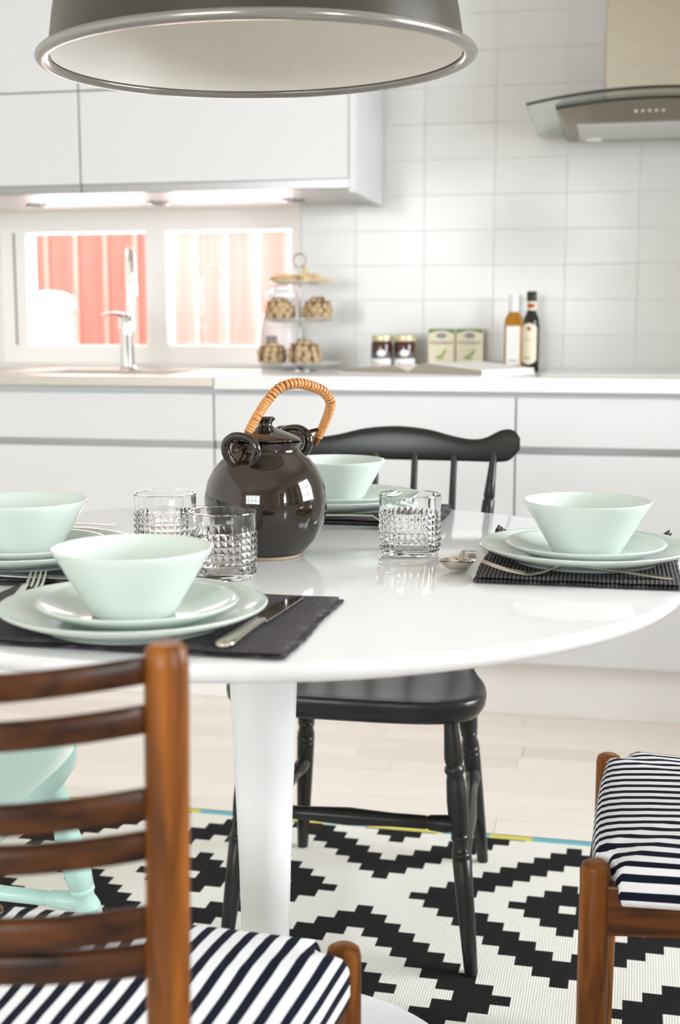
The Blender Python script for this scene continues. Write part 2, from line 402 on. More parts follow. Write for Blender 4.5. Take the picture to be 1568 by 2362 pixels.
def window(name, loc, rz, w, h, cols, rows, panes=('pane',), d=0.06, fw=0.05):
    """window lying in local xz plane, centred in x, sill at z=0; each pane its own part"""
    o = bpy.data.objects.new(name, None); COL.objects.link(o); o.location = loc; o.rotation_euler = (0, 0, rz); struct(o)
    f = MB(); f.box(-w / 2, w / 2, -d / 2, d / 2, 0, fw); f.box(-w / 2, w / 2, -d / 2, d / 2, h - fw, h)
    f.box(-w / 2, -w / 2 + fw, -d / 2, d / 2, fw, h - fw); f.box(w / 2 - fw, w / 2, -d / 2, d / 2, fw, h - fw)
    f.obj('window_frame', 'trim_white', o, smooth=False)
    cw = (w - 2 * fw) / cols; rh = (h - 2 * fw) / rows
    for i in range(1, cols): MB().box(-w / 2 + fw + i * cw - 0.02, -w / 2 + fw + i * cw + 0.02, -d / 2.5, d / 2.5, fw, h - fw).obj('mullion', 'trim_white', o, smooth=False)
    for i in range(1, rows): MB().box(-w / 2 + fw, w / 2 - fw, -d / 3, d / 3, fw + i * rh - 0.014, fw + i * rh + 0.014).obj('glazing_bar', 'trim_white', o, smooth=False)
    k = 0
    for i in range(cols):
        for j in range(rows):
            MB().box(-w / 2 + fw + i * cw, -w / 2 + fw + (i + 1) * cw, -0.003, 0.003, fw + j * rh, fw + (j + 1) * rh).obj('pane', panes[k % len(panes)], o, smooth=False); k += 1
    return o
for n, (a, b) in enumerate(WIN_R):
    window('window_%d' % (n + 2), (RX + 0.16, (a + b) / 2, WIN_Z[0]), PI / 2, b - a, WIN_Z[1] - WIN_Z[0], 2, 3)
window('window_4', ((BW[0] + BW[1]) / 2, RY - 0.14, BW[2]), 0, BW[1] - BW[0], BW[3] - BW[2], 4, 2)
# kitchen window (two sashes)
k1 = bpy.data.objects.new('window_1', None); COL.objects.link(k1); struct(k1); k1.location = ((WX0 + WX1) / 2, 4.09, WZ0)
kx = (WX0 + WX1) / 2
f = MB(); h = WZ1 - WZ0; hw = (WX1 - WX0) / 2
pl = (-1.897 - kx, -1.486 - kx); pr = (-1.416 - kx, -1.0 - kx); pz = (0.962 - WZ0, 1.326 - WZ0)
f.box(-hw, hw, -0.035, 0.04, 0, pz[0]); f.box(-hw, hw, -0.035, 0.04, pz[1], h)
f.box(-hw, pl[0], -0.035, 0.04, pz[0], pz[1]); f.box(pr[1], hw, -0.035, 0.04, pz[0], pz[1])
f.obj('window_frame', 'trim_white', k1, smooth=False)
MB().box(pl[1], pr[0], -0.03, 0.04, pz[0], pz[1]).obj('mullion', 'trim_white', k1, smooth=False)
MB().box(pl[0], pl[1], 0.0, 0.006, pz[0], pz[1]).obj('pane', 'pane', k1, smooth=False)
MB().box(pr[0], pr[1], 0.0, 0.006, pz[0], pz[1]).obj('pane', 'pane_hazy', k1, smooth=False)
MB().box(pl[0] - 0.045, pl[0] - 0.038, -0.037, -0.034, pz[0], pz[1]).obj('seal', 'aluminium', k1, smooth=False)
struct(MB().box(LX, RX, 3.392, 3.41, 0.0, 0.149).obj('baseboard_back', 'plinth_white', smooth=False))

# outside: yard and red boarded house wall
struct(MB().box(-16, 12, WY + 0.26, 18, -0.5, -0.4).obj('ground', 'ground', smooth=False))
barn = thing('red_house_wall', 'red vertical board wall of the house seen through the kitchen window', 'building', (0, 6.6, -0.4))
bmh = MB().box(-0.078, 0.078, -0.02, 0.02, 0, 4.6).mesh('board', 'red_boards', bevel=0.003)
btn = MB().box(-0.014, 0.014, -0.030, -0.02, 0, 4.6).mesh('batten', 'red_battens_lit', bevel=0.004)
for i in range(34):
    x = -5.2 + i * 0.166
    inst(bmh, 'board', barn, (x, 0, 0)); inst(btn, 'batten', barn, (x + 0.083, 0, 0))
barrel = thing('rain_barrel', 'tall white round-lidded barrel in front of the red board wall outside', 'barrel', (-2.80, 6.25, -0.4))
MB().lathe([(0, 0), (0.11, 0), (0.125, 0.3), (0.13, 1.1), (0.125, 1.50), (0, 1.50)], 32).obj('body', 'barrel', barrel)
MB().lathe([(0.135, 1.50), (0.14, 1.53), (0.12, 1.57), (0.06, 1.595), (0, 1.60), ], 32).obj('lid', 'barrel', barrel)

# ================================================================== KITCHEN FITTINGS
def base_unit(x0, x1, label, top=0.8585):
    t = thing('base_cabinet', label, 'cabinet', ((x0 + x1) / 2, YC, 0), 0, 'base cabinets under the counter')
    w = (x1 - x0) / 2
    MB().box(-w, w, 0.022, WY - YC - 0.01, 0.15, top).obj('body', 'cabinet_white', t, smooth=False)
    if top < 0.8: MB().box(-w, w, 0.022, 0.06, 0.80, 0.8665).obj('top_rail', 'cabinet_white', t, smooth=False)
    MB().box(-w + 0.0022, w - 0.0022, 0, 0.02, 0.72, 0.846).obj('drawer', 'cabinet_white', t, bevel=0.0012)
    MB().box(-w + 0.0022, w - 0.0022, 0.008, 0.021, 0.7005, 0.72).obj('handle_profile', 'aluminium', t, bevel=0.001)
    MB().box(-w + 0.0022, w - 0.0022, 0, 0.02, 0.152, 0.7005).obj('drawer', 'cabinet_white', t, bevel=0.0012)
bl = ['white base cabinet at the left wall end, beside the sink cabinet', 'white sink base cabinet under the steel sink top and tap', 'white base cabinet under the open book and jars, behind the black chair',
      'white base cabinet under the hob and range hood', 'white base cabinet in the corner by the right wall']
for i, (a, b) in enumerate(((-2.64, -1.84), (-1.84, -1.04), (-1.04, -0.238), (-0.238, 0.562), (0.562, 1.362))): base_unit(a, b, bl[i], 0.69 if i < 2 else 0.8585)
tag(MB().box(-1.033, RX - 0.004, YC - 0.02, WY - 0.0095, 0.859, 0.897).obj('worktop', 'counter_white', bevel=0.002), 'long white worktop running right of the steel sink top', 'counter')
sk = thing('sink_top', 'brushed steel sink worktop with two bowls under the window', 'sink', (-1.035, YC - 0.02, 0.859))
d = WY - YC + 0.018; sx = -1.6
bowls = ((-0.62, -0.16), (-1.22, -0.78))
m = MB(); m.box(sx, 0, 0, 0.10, 0.008, 0.033); m.box(sx, 0, 0.47, d, 0.008, 0.033)
for a, b in ((sx, -1.22), (-0.78, -0.62), (-0.16, 0)): m.box(a, b, 0.10, 0.47, 0.008, 0.033)
m.obj('deck', 'steel', sk, smooth=False)
for a, b in bowls:
    m = MB(); a += 0.0005; b -= 0.0005; y0, y1 = 0.1005, 0.4695; w = 0.003
    m.box(a, a + w, y0, y1, -0.15, 0.0345); m.box(b - w, b, y0, y1, -0.15, 0.0345)
    m.box(a + w, b - w, y0, y0 + w, -0.15, 0.0345); m.box(a + w, b - w, y1 - w, y1, -0.15, 0.0345); m.box(a, b, y0, y1, -0.155, -0.15)
    m.obj('bowl', 'steel_bowl', sk, smooth=False)
# tap
tp = thing('kitchen_tap', 'chrome swan-neck mixer tap with side lever behind the sink', 'tap', (-1.432, 3.74, 0.892))
MB().lathe([(0, 0), (0.027, 0), (0.027, 0.008), (0.022, 0.014), (0.021, 0.10), (0.023, 0.135), (0.020, 0.160), (0.012, 0.170), (0, 0.171)], 32).obj('body', 'chrome', tp)
MB().tube(smooth_path([(0.008, 0, 0.12), (0.012, 0, 0.2), (0.012, 0, 0.29), (0.018, -0.012, 0.335), (0.032, -0.045, 0.352), (0.048, -0.078, 0.335), (0.056, -0.094, 0.29), (0.056, -0.094, 0.245)], 8), 0.0105, 16).obj('spout', 'chrome', tp)
MB().tube([(0.056, -0.094, 0.255), (0.056, -0.094, 0.222)], 0.013, 16).obj('aerator', 'chrome', tp)
MB().tube(smooth_path([(0.004, 0, 0.155), (-0.02, -0.008, 0.166), (-0.05, -0.016, 0.168), (-0.075, -0.02, 0.163)], 5), [0.017, 0.0168, 0.016, 0.015, 0.0145, 0.013, 0.0125, 0.012, 0.011, 0.010, 0.009, 0.0085, 0.008, 0.0075, 0.006, 0.004], 14, flat=0.6).obj('lever', 'chrome', tp)
# upper cabinets
UY = 3.51
def wall_unit(x0, x1, label, end=False):
    t = thing('wall_cabinet', label, 'cabinet', ((x0 + x1) / 2, UY, 1.392), 0, 'wall cabinets above the window')
    w = (x1 - x0) / 2
    MB().box(-w, w, 0.022, WY - UY - 0.0095, 0.0, 0.94).obj('body', 'cabinet_white', t, smooth=False)
    MB().box(-w + 0.002, w - 0.002, 0, 0.02, 0.025, 0.2755).obj('door', 'cabinet_white', t, bevel=0.0012)
    MB().box(-w + 0.002, w - 0.002, 0, 0.02, 0.2795, 0.938).obj('door', 'cabinet_white', t, bevel=0.0012)
    MB().box(-w + 0.001, w - 0.001, 0.005, 0.021, 0.001, 0.0245).obj('handle_profile', 'aluminium', t, bevel=0.001)
    if end: MB().box(w, w + 0.019, 0.0, WY - UY - 0.0095, -0.012, 0.96).obj('end_panel', 'cabinet_white', t, bevel=0.001)
wall_unit(-1.471, -0.706, 'white wall cabinet with a thick end panel, over the right window sash', True)
wall_unit(-2.236, -1.4715, 'white wall cabinet adjoining the left wall side, over the left window sash')
for x, lb in ((-1.736, 'small recessed round spotlight under the cabinet over the left window sash'), (-1.344, 'small recessed round spotlight under the cabinet over the window mullion'), (-0.93, 'small recessed round spotlight under the cabinet near its end panel')):
    t = thing('cabinet_spotlight', lb, 'spotlight', (x, 3.80, 1.3855), 0, 'spotlights under the wall cabinets')
    MB().lathe([(0.034, 0.006), (0.034, 0.002), (0.031, 0), (0.024, 0), (0.022, 0.004), (0.022, 0.006)], 28).obj('ring', 'aluminium', t)
    MB().lathe([(0, 0.003), (0.0215, 0.003), (0.0215, 0.006), (0, 0.006)], 24).obj('lens', 'frosted', t)
# range hood
HX = 0.09
hd = thing('range_hood', 'steel chimney range hood with curved glass canopy and five buttons', 'range hood', (HX, 0, 1.552))
ga = 0.32; Rg = (ga * ga + 0.032 ** 2) / (2 * 0.032)
def gz(x): return math.sqrt(Rg * Rg - x * x) - Rg + 0.055
NG = 24
m = MB(); xs = [-ga + 2 * ga * i / NG for i in range(NG + 1)]
poly = [(x, gz(x)) for x in xs] + [(x, gz(x) - 0.006) for x in reversed(xs)]
m.prism(poly, 3.386, WY - 0.012)
m.obj('glass_canopy', 'canopy_glass', hd)
m = MB(); m.prism([(x, gz(x) + 0.0008) for x in xs] + [(x, gz(x) - 0.0068) for x in reversed(xs)], 3.3825, 3.386); m.obj('canopy_edge', 'dark_edge', hd)
# steel body under the glass: loft between bottom rectangle and the canopy
bw = 0.23
def brow(y, t):
    out = []
    for i in range(NG + 1):
        u = -1 + 2 * i / NG; xt = u * 0.252; out.append((u * bw * (1 - t) + xt * t, y, (gz(xt) - 0.010) * t))
    return out
m = MB()
fr0, fr1 = brow(3.575, 0), brow(3.50, 1); bk0, bk1 = brow(WY - 0.012, 0), brow(WY - 0.012, 1)
n = NG + 1
m.v = fr0 + fr1 + bk1 + bk0
for a in range(3):
    for i in range(NG): m.f.append((a * n + i, a * n + i + 1, (a + 1) * n + i + 1, (a + 1) * n + i))
for i in range(NG): m.f.append((3 * n + i, 3 * n + i + 1, i + 1, i))
m.f.append((0, n, 2 * n, 3 * n)); m.f.append((n - 1, 4 * n - 1, 3 * n - 1, 2 * n - 1))
m.obj('body', 'hood_steel', hd, ang=25)
m = MB(); e = [(-0.252 + 0.504 * i / NG) for i in range(NG + 1)]
m.prism([(x, gz(x) - 0.0065) for x in e] + [(x, gz(x) - 0.0125) for x in reversed(e)], 3.492, 3.502); m.obj('gap_shadow', 'dark_edge', hd)  # dark strip modelled for the shadow in the gap under the glass
MB().box(-bw + 0.03, bw - 0.03, 3.60, WY - 0.05, -0.004, 0.001).obj('filter', 'filter_grey', hd, bevel=0.002)
for s in (-1, 1): MB().lathe([(0, -0.006), (0.02, -0.006), (0.024, -0.002), (0.024, 0.001)], 20, (s * 0.16, 3.86, -0.004)).obj('lamp_lens', 'bulb', hd)
MB().box(-0.133, 0.133, 3.655, WY - 0.012, 0.045, CZ - 1.552).obj('chimney', 'hood_steel', hd, bevel=0.004)
for i in range(5):
    t_ = 0.42; yb = 3.575 * (1 - t_) + 3.5 * t_
    MB().tube([(-0.05 + i * 0.017, yb + 0.002, 0.022), (-0.05 + i * 0.017, yb - 0.007, 0.020)], 0.0045, 12).obj('button', 'chrome', hd)
# hob
hb = thing('hob', 'thin pale glass hob with a steel edge set on the worktop', 'hob', (0.15, 3.62, 0.897))
MB().box(-0.33, 0.33, -0.255, 0.255, 0, 0.005).obj('frame', 'steel', hb, bevel=0.001)
MB().box(-0.325, 0.325, -0.25, 0.25, 0.005, 0.0075).obj('glass_top', 'counter_white', hb, bevel=0.001)

# ================================================================== RUG
rug = thing('rug', 'flat-woven black and white stepped-diamond rug with yellow and teal border', 'rug', (-0.85507 + 0.4595, 2.54696 - 0.0074, 0.0), R(-0.918))
# local frame: x along the far edge, y towards the camera is -y; origin at diamond column centre on the far edge
cx_, cy_ = 0.02965, 0.0294
PX_, PY_ = 0.700, 0.676
def black_at(x, y):
    """x from column centre, y downwards from the far edge"""
    for (ox, oy) in ((0.0, 0.662), (0.3505, 0.324)):
        dx = (x - ox + PX_ / 2) % PX_ - PX_ / 2; dy = (y - oy + PY_ / 2) % PY_ - PY_ / 2
        k = abs(round(dx / cx_)) + abs(round(dy / cy_))
        if 1 <= k <= 3 or 7 <= k <= 9: return True
    return False
RXL, RXR, RYL = -1.62, 1.46, 2.05
xs = set(); ys_ = set()
for ox in (0.0, 0.3505):
    for mth in range(-4, 5):
        for q in range(-10, 10):
            x = ox + mth * PX_ + (q + 0.5) * cx_
            if RXL < x < RXR: xs.add(round(x, 4))
for oy in (0.662, 0.324):
    for mth in range(-2, 5):
        for q in range(-10, 10):
            y = oy + mth * PY_ + (q + 0.5) * cy_
            if 0.028 < y < RYL - 0.028: ys_.add(round(y, 4))
xs = sorted(xs | {RXL, RXR}); ys_ = sorted(ys_ | {0.026, RYL - 0.026})
def merge(l):
    o = [l[0]]
    for v in l[1:]:
        if v - o[-1] > 0.002: o.append(v)
    return o
xs = merge(xs); ys_ = merge(ys_)
RT = 0.006
def rug_part(name, want, m):
    b = MB()
    for j in range(len(ys_) - 1):
        i = 0; ym = (ys_[j] + ys_[j + 1]) / 2
        while i < len(xs) - 1:
            c = black_at((xs[i] + xs[i + 1]) / 2, ym); k = i
            while k < len(xs) - 1 and black_at((xs[k] + xs[k + 1]) / 2, ym) == c: k += 1
            if c == want:
                n = len(b.v); a0, a1 = xs[i], xs[k]
                b.v += [(a0, -ys_[j + 1], RT), (a1, -ys_[j + 1], RT), (a1, -ys_[j], RT), (a0, -ys_[j], RT)]; b.f.append((n, n + 1, n + 2, n + 3))
            i = k
    return b.obj(name, m, rug, smooth=False, fix=False)
rug_part('white_weave', False, 'rug_white'); rug_part('black_weave', True, 'rug_black')
MB().box(RXL, RXR, -RYL, 0, 0.0002, RT - 0.0008).obj('backing', 'rug_black', rug, smooth=False)
for yy in (0.0, -RYL + 0.026):
    bx = RXL; k = 0
    for col, (a, b) in [('rug_yellow', (-1.62, -1.38)), ('rug_teal', (-1.38, -1.2)), ('rug_yellow', (-1.2, -1.08)), ('rug_teal', (-1.08, -0.88)), ('rug_yellow', (-0.88, -0.70)), ('rug_teal', (-0.70, -0.56)), ('rug_yellow', (-0.56, -0.434)),
                        ('rug_teal', (-0.434, -0.26)), ('rug_yellow', (-0.26, -0.16)), ('rug_teal', (-0.16, -0.07)), ('rug_yellow', (-0.07, 0.085)), ('rug_teal', (0.085, 0.18)), ('rug_yellow', (0.18, 0.265)), ('rug_teal', (0.265, 0.44)),
                        ('rug_yellow', (0.44, 0.56)), ('rug_teal', (0.56, 0.72)), ('rug_yellow', (0.72, 0.84)), ('rug_teal', (0.84, 1.0)), ('rug_yellow', (1.0, 1.16)), ('rug_teal', (1.16, 1.3)), ('rug_yellow', (1.3, 1.46))]:
        MB().box(a, b, yy - 0.026, yy - 0.005, RT - 0.002, RT).obj('border_band', col, rug, smooth=False)

# ================================================================== TABLE
TX, TY, TZ = -0.4282, 1.5745, 0.735
FZ = RT + 0.0004                            # things on the rug
tb = thing('pedestal_table', 'round glossy white table on a single tulip pedestal', 'table', (TX, TY, FZ))
tz = TZ - FZ
MB().lathe([(0, tz), (0.518, tz), (0.5222, tz - 0.0012), (0.5245, tz - 0.005), (0.5245, tz - 0.011), (0.520, tz - 0.0175), (0.508, tz - 0.022), (0.46, tz - 0.026), (0, tz - 0.026)], 160).obj('tabletop', 'table_white', tb)
MB().lathe([(0.10, tz - 0.026), (0.072, tz - 0.045), (0.056, tz - 0.085), (0.0485, tz - 0.13), (0.0435, 0.57), (0.0385, 0.44), (0.034, 0.32), (0.0315, 0.22), (0.0325, 0.15), (0.038, 0.10), (0.052, 0.065), (0.085, 0.040), (0.14, 0.026)], 64).obj('pedestal', 'pedestal_white', tb)
MB().lathe([(0.139, 0.0262), (0.2, 0.0165), (0.262, 0.0095), (0.278, 0.005), (0.279, 0), (0, 0)], 96).obj('base', 'pedestal_white', tb)

# ================================================================== PENDANT LAMP
lp = thing('pendant_lamp', 'large dark grey metal dome pendant lamp with pale inside, above the table', 'lamp', (TX, TY, 1.3435))
lp.rotation_euler = (Quaternion(Vector((0.979, 0.2037, 0)), R(0.9)) @ Quaternion(Vector((-0.2037, 0.979, 0)), R(-1.1))).to_euler()
prof = [(0.2475, 0.004), (0.2455, 0.02), (0.241, 0.05), (0.232, 0.09), (0.216, 0.13), (0.19, 0.172), (0.152, 0.21), (0.105, 0.238), (0.055, 0.255), (0.032, 0.262)]
MB().lathe(prof, 96).obj('shade', 'lamp_dark', lp)
MB().lathe([(r - 0.0022, z - 0.002) for r, z in prof[:-1]] + [(0, 0.258)], 96).obj('reflector', 'lamp_inside', lp)
MB().lathe([(0.2545 + 0.0085 * math.cos(a) * 1.0, 0.0 + 0.0065 * math.sin(a)) for a in [2 * PI * i / 14 for i in range(14)]], 96, close=True).obj('rim', 'lamp_rim', lp)
MB().lathe([(0.034, 0.259), (0.034, 0.30), (0.022, 0.315), (0.006, 0.32)], 32).obj('cap', 'lamp_dark', lp)
MB().lathe([(0.02, 0.257), (0.02, 0.20), (0.014, 0.197), (0, 0.197)], 24).obj('socket', 'black_cap', lp)
MB().lathe([(0.013, 0.199), (0.016, 0.18), (0.026, 0.15), (0.03, 0.128), (0.026, 0.106), (0.014, 0.094), (0, 0.091)], 28).obj('bulb', 'bulb', lp)
sx_ = math.sin(R(1.9)); 
MB().tube([(0, 0, 0.318), (0, 0, CZ - 1.343 - 0.02)], 0.003, 8).obj('cord', 'black_cap', lp)
MB().lathe([(0.05, CZ - 1.343 - 0.012), (0.048, CZ - 1.343 - 0.03), (0.02, CZ - 1.343 - 0.045), (0.004, CZ - 1.343 - 0.05)], 32).obj('ceiling_cup', 'lamp_dark', lp)

# ================================================================== TABLEWARE
def plate_mesh(name, r, h, base, foot):
    pr = [(0, 0.0045), (base * 0.95, 0.0045), (base * 1.06, 0.006), (base + (r - base) * 0.4, h * 0.50), (base + (r - base) * 0.75, h * 0.80), (r - 0.004, h - 0.0006), (r - 0.0012, h), (r, h - 0.0012), (r - 0.0008, h - 0.003),
          (base + (r - base) * 0.75, h * 0.80 - 0.0042), (base + (r - base) * 0.4, h * 0.50 - 0.0048), (base * 1.05, 0.0022), (foot + 0.002, 0.0016), (foot, 0), (foot - 0.004, 0), (foot - 0.006, 0.0014), (0, 0.0014)]
    return MB().lathe(pr, 96).mesh(name, 'glaze_mint', ang=60)
BIG = plate_mesh('dinner_plate', 0.1288, 0.022, 0.078, 0.086)
SML = plate_mesh('side_plate', 0.0968, 0.0195, 0.056, 0.060)
BOWL = MB().lathe([(0, 0.0055), (0.028, 0.006), (0.038, 0.0105), (0.046, 0.020), (0.0575, 0.038), (0.0685, 0.057), (0.0735, 0.0648), (0.0755, 0.0660), (0.0768, 0.0650), (0.0762, 0.0625), (0.072, 0.0560), (0.061, 0.037), (0.0500, 0.0185), (0.0435, 0.0075), (0.040, 0.0020), (0.0385, 0), (0.036, 0), (0.034, 0.002), (0, 0.002)], 96).mesh('bowl', 'glaze_mint', ang=60)
def one(me, name, label, cat, loc, group, rz=0):
    o = bpy.data.objects.new(name, me); COL.objects.link(o); o.location = loc; o.rotation_euler = (0, 0, rz); return tag(o, label, cat, group)

def napkin(x0, x1, y0, y1, t, m, label, long_x=True, rz=0, curl=0.0):
    w, dd = x1 - x0, y1 - y0
    o = thing('napkin', label, 'napkin', ((x0 + x1) / 2, (y0 + y1) / 2, TZ), rz, 'folded charcoal napkins')
    hx, hy = w / 2, dd / 2
    def layer(name, inset, za, zb, wob, seed):
        rnd = random.Random(seed); ph = [rnd.uniform(0, 6.28) for _ in range(6)]
        nx, ny = 40, 28; top = {}
        def P(i, j, z0_, up):
            u, v = i / nx * 2 - 1, j / ny * 2 - 1
            x = u * (hx - inset) ; y = v * (hy - inset)
            x += wob * math.sin(v * 5 + ph[0]) * abs(u) + 0.0005 * math.sin(v * 60 + ph[4]) * abs(u) ** 8; y += wob * 0.7 * math.sin(u * 6 + ph[1]) * abs(v)
            e = (max(0, 1 - max(abs(u), abs(v))) * min(hx, hy))
            rr = (zb - za) / 2; ed = math.sqrt(max(0, 1 - (1 - min(1, e / (rr * 1.2 + 1e-6))) ** 2))
            mid = (za + zb) / 2
            z = mid + (rr * ed if up else -rr * ed)
            if up: z += 0.0004 * math.sin(x * 70 + ph[2]) + 0.0004 * math.sin(y * 95 + ph[3])
            if curl: z += curl * max(0, abs(u) - 0.86) / 0.14 * max(0, v - 0.7) / 0.3
            return (x, y, z)
        b = MB(); b.grid(lambda a, c: P(a * nx, c * ny, 0, True), nx, ny); b.grid(lambda a, c: P(a * nx, c * ny, 0, False), nx, ny)
        me = b.mesh(name, m, ang=80)
        bm = bmesh.new(); bm.from_mesh(me); bmesh.ops.remove_doubles(bm, verts=bm.verts, dist=0.0001); bmesh.ops.recalc_face_normals(bm, faces=bm.faces); bm.to_mesh(me); bm.free()
        link(bpy.data.objects.new(name, me), o)
    layer('lower_fold', 0.0, 0.0003, t * 0.52, 0.0012, 1 + int(abs(x0) * 1000)); layer('upper_fold', 0.003, t * 0.48, t, 0.0012, 2 + int(abs(x0) * 1000))
    return o
nA, nB, nC, nD = 0.0075, 0.0075, 0.011, 0.0085
napkin(-0.645, -0.2735, 1.078, 1.336, nA, 'napkin_x', 'charcoal napkin with a fork and a knife, before the ladder-back chair')
napkin(-0.885, -0.605, 1.335, 1.60, nB, 'napkin_x', 'charcoal napkin under the place setting before the mint chair', rz=R(3))
napkin(-0.60, -0.242, 1.862, 2.056, nC, 'napkin_x', 'charcoal napkin behind the teapot, before the black spindle-back chair')
napkin(-0.151, 0.086, 1.463, 1.80, nD, 'napkin_ribbed', 'ribbed charcoal napkin with a fork along its edge, beside the lone spoon', False, 0, 0.012)
def setting(cx, cy, n, off, lab):
    z = TZ + n
    one(BIG, 'dinner_plate', 'large mint plate at the bottom of the stack ' + lab, 'plate', (cx, cy, z), 'large mint plates')
    one(SML, 'side_plate', 'small mint plate between bowl and large plate ' + lab, 'plate', (cx + off[0], cy + off[1], z + 0.0046), 'small mint plates')
    one(BOWL, 'bowl', 'mint bowl topping the plate stack ' + lab, 'bowl', (cx + off[2], cy + off[3], z + 0.0046 + 0.0046), 'mint bowls')
setting(-0.4445, 1.1625, nA, (0.003, 0.004, -0.001, 0.002), 'before the ladder-back chair')
setting(-0.694, 1.462, nB, (-0.002, 0.002, -0.002, -0.004), 'before the mint chair')
setting(-0.413, 1.976, nC, (0.0, 0.0, -0.004, -0.002), 'behind the teapot')
setting(-0.026, 1.592, nD, (0.0, 0.0, 0.001, -0.004), 'beside the lone spoon')

# cut glass tumblers
def tumbler_mesh():
    b = MB(); N = 30; rows = 6; z0 = 0.009; dz = 0.0078; Ro = 0.0392; hp = 0.0016; hh = 0.078
    base = []
    def ring(r, z, off=0.0, n=N * 2):
        k = len(b.v); b.v.extend([(r * math.cos(2 * PI * (i + off) / n), r * math.sin(2 * PI * (i + off) / n), z) for i in range(n)]); return [k + i for i in range(n)]
    M2 = N * 2
    def join(a, c):
        for i in range(M2): b.f.append((a[i], a[(i + 1) % M2], c[(i + 1) % M2], c[i]))
    cb = len(b.v); b.v.append((0, 0, 0.0012)); r0 = ring(0.030, 0.0002); r1 = ring(0.034, 0.0); r2 = ring(0.0372, 0.0016); r3 = ring(Ro, 0.006)
    for i in range(M2): b.f.append((cb, r0[(i + 1) % M2], r0[i]))
    join(r0, r1); join(r1, r2); join(r2, r3)
    # pyramids: each spans two segments
    prev = ring(Ro, z0); join(r3, prev)
    for q in range(rows):
        zz = z0 + (q + 1) * dz; nxt = ring(Ro, zz)
        for i in range(N):
            a, m_, c = prev[2 * i], prev[2 * i + 1], prev[(2 * i + 2) % M2]; d, e, f_ = nxt[2 * i], nxt[2 * i + 1], nxt[(2 * i + 2) % M2]
            ang = 2 * PI * (2 * i + 1) / M2; k = len(b.v); b.v.append(((Ro + hp) * math.cos(ang), (Ro + hp) * math.sin(ang), (zz + zz - dz) / 2))
            for u, w in ((a, m_), (m_, c), (c, f_), (f_, e), (e, d), (d, a)): b.f.append((u, w, k))
        prev = nxt
    # tapering flutes above the diamonds
    top1 = ring(Ro + 0.0006, z0 + rows * dz + 0.004)
    for i in range(M2):
        if i % 2: v = Vector(b.v[top1[i]]); b.v[top1[i]] = (v.x * 1.008, v.y * 1.008, v.z + 0.002)
    join(prev, top1)
    ro = [(Ro + 0.0008, 0.070), (Ro + 0.0008, 0.0765), (Ro + 0.0002, hh), (Ro - 0.0014, hh), (Ro - 0.002, 0.0768), (Ro - 0.0022, 0.06), (Ro - 0.0042, 0.030), (Ro - 0.0055, 0.014), (Ro - 0.012, 0.0095), (0.012, 0.0085)]
    p_ = top1
    for r, z in ro: q = ring(r, z); join(p_, q); p_ = q
    cc = len(b.v); b.v.append((0, 0, 0.0083))
    for i in range(M2): b.f.append((p_[i], p_[(i + 1) % M2], cc))
    return b.mesh('tumbler', 'clear_glass', ang=16)
TUM = tumbler_mesh()
for (x, y, rz, lb) in ((-0.562, 1.590, 0.1, 'cut-glass tumbler to the left of the teapot, farthest from the ladder-back chair'), (-0.441, 1.447, 0.3, 'cut-glass tumbler in front of the teapot, beside the bowl before the ladder-back chair'), (-0.2505, 1.646, 0.22, 'cut-glass tumbler standing alone beside the lone spoon')):
    one(TUM, 'tumbler', lb, 'glass', (x, y, TZ), 'cut-glass tumblers', rz)

# cutlery --------------------------------------------------------------
def strip(b, st, seg=10):
    """st: (x, y, z, halfwidth, halfthick)"""
    b.rings([[(x, y + hw * math.cos(2 * PI * j / seg), z + ht * math.sin(2 * PI * j / seg)) for j in range(seg)] for x, y, z, hw, ht in st])
def handle_st(x0, x1, w0, w1, zf, n=10, t=0.0013):
    out = []
    for i in range(n + 1):
        u = i / n; x = x0 + (x1 - x0) * u; w = w0 + (w1 - w0) * (u ** 1.6)
        if i == n: w *= 0.45
        elif i == n - 1: w *= 0.92
        out.append((x, 0, zf(u), w, t))
    return out
def spoon(label, loc, rz, pitch=0.0, L=0.19, group='spoons', big=1.0, tip=0.001):
    o = thing('spoon', label, 'spoon', loc, rz, group); o.rotation_euler = (0, pitch, rz)
    bl, bw_ = 0.062 * big, 0.0205 * big
    b = MB()
    def top(u, v, dz=0.0):
        x = bl * (1 - math.cos(PI * u)) / 2; e = math.sin(math.acos(1 - 2 * x / bl)) if 0 < x < bl else 0.0
        w = bw_ * (e ** 0.85) * (1.0 - 0.18 * (x / bl - 0.5)); y = w * (2 * v - 1)
        dep = 0.0105 * big * (e ** 1.1) * (1 - (2 * v - 1) ** 2)
        return (-x, y, 0.0120 * big - dep + dz + tip * (x / bl) ** 2)
    b.grid(lambda u, v: top(u, v), 18, 12); b.grid(lambda u, v: top(u, v, -0.0011), 18, 12)
    b.obj('spoon_bowl', 'silver', o, ang=80)
    h = MB(); strip(h, [(-0.003, 0, 0.0108, 0.0065, 0.0012), (0.006, 0, 0.0125, 0.0042, 0.0014)] + handle_st(0.014, L - bl, 0.0034, 0.0095, lambda u: 0.0145 * (1 - u) ** 1.2 + 0.0025 + 0.004 * math.sin(PI * u) * 0.5)); h.obj('handle', 'silver', o, ang=60)
    return o
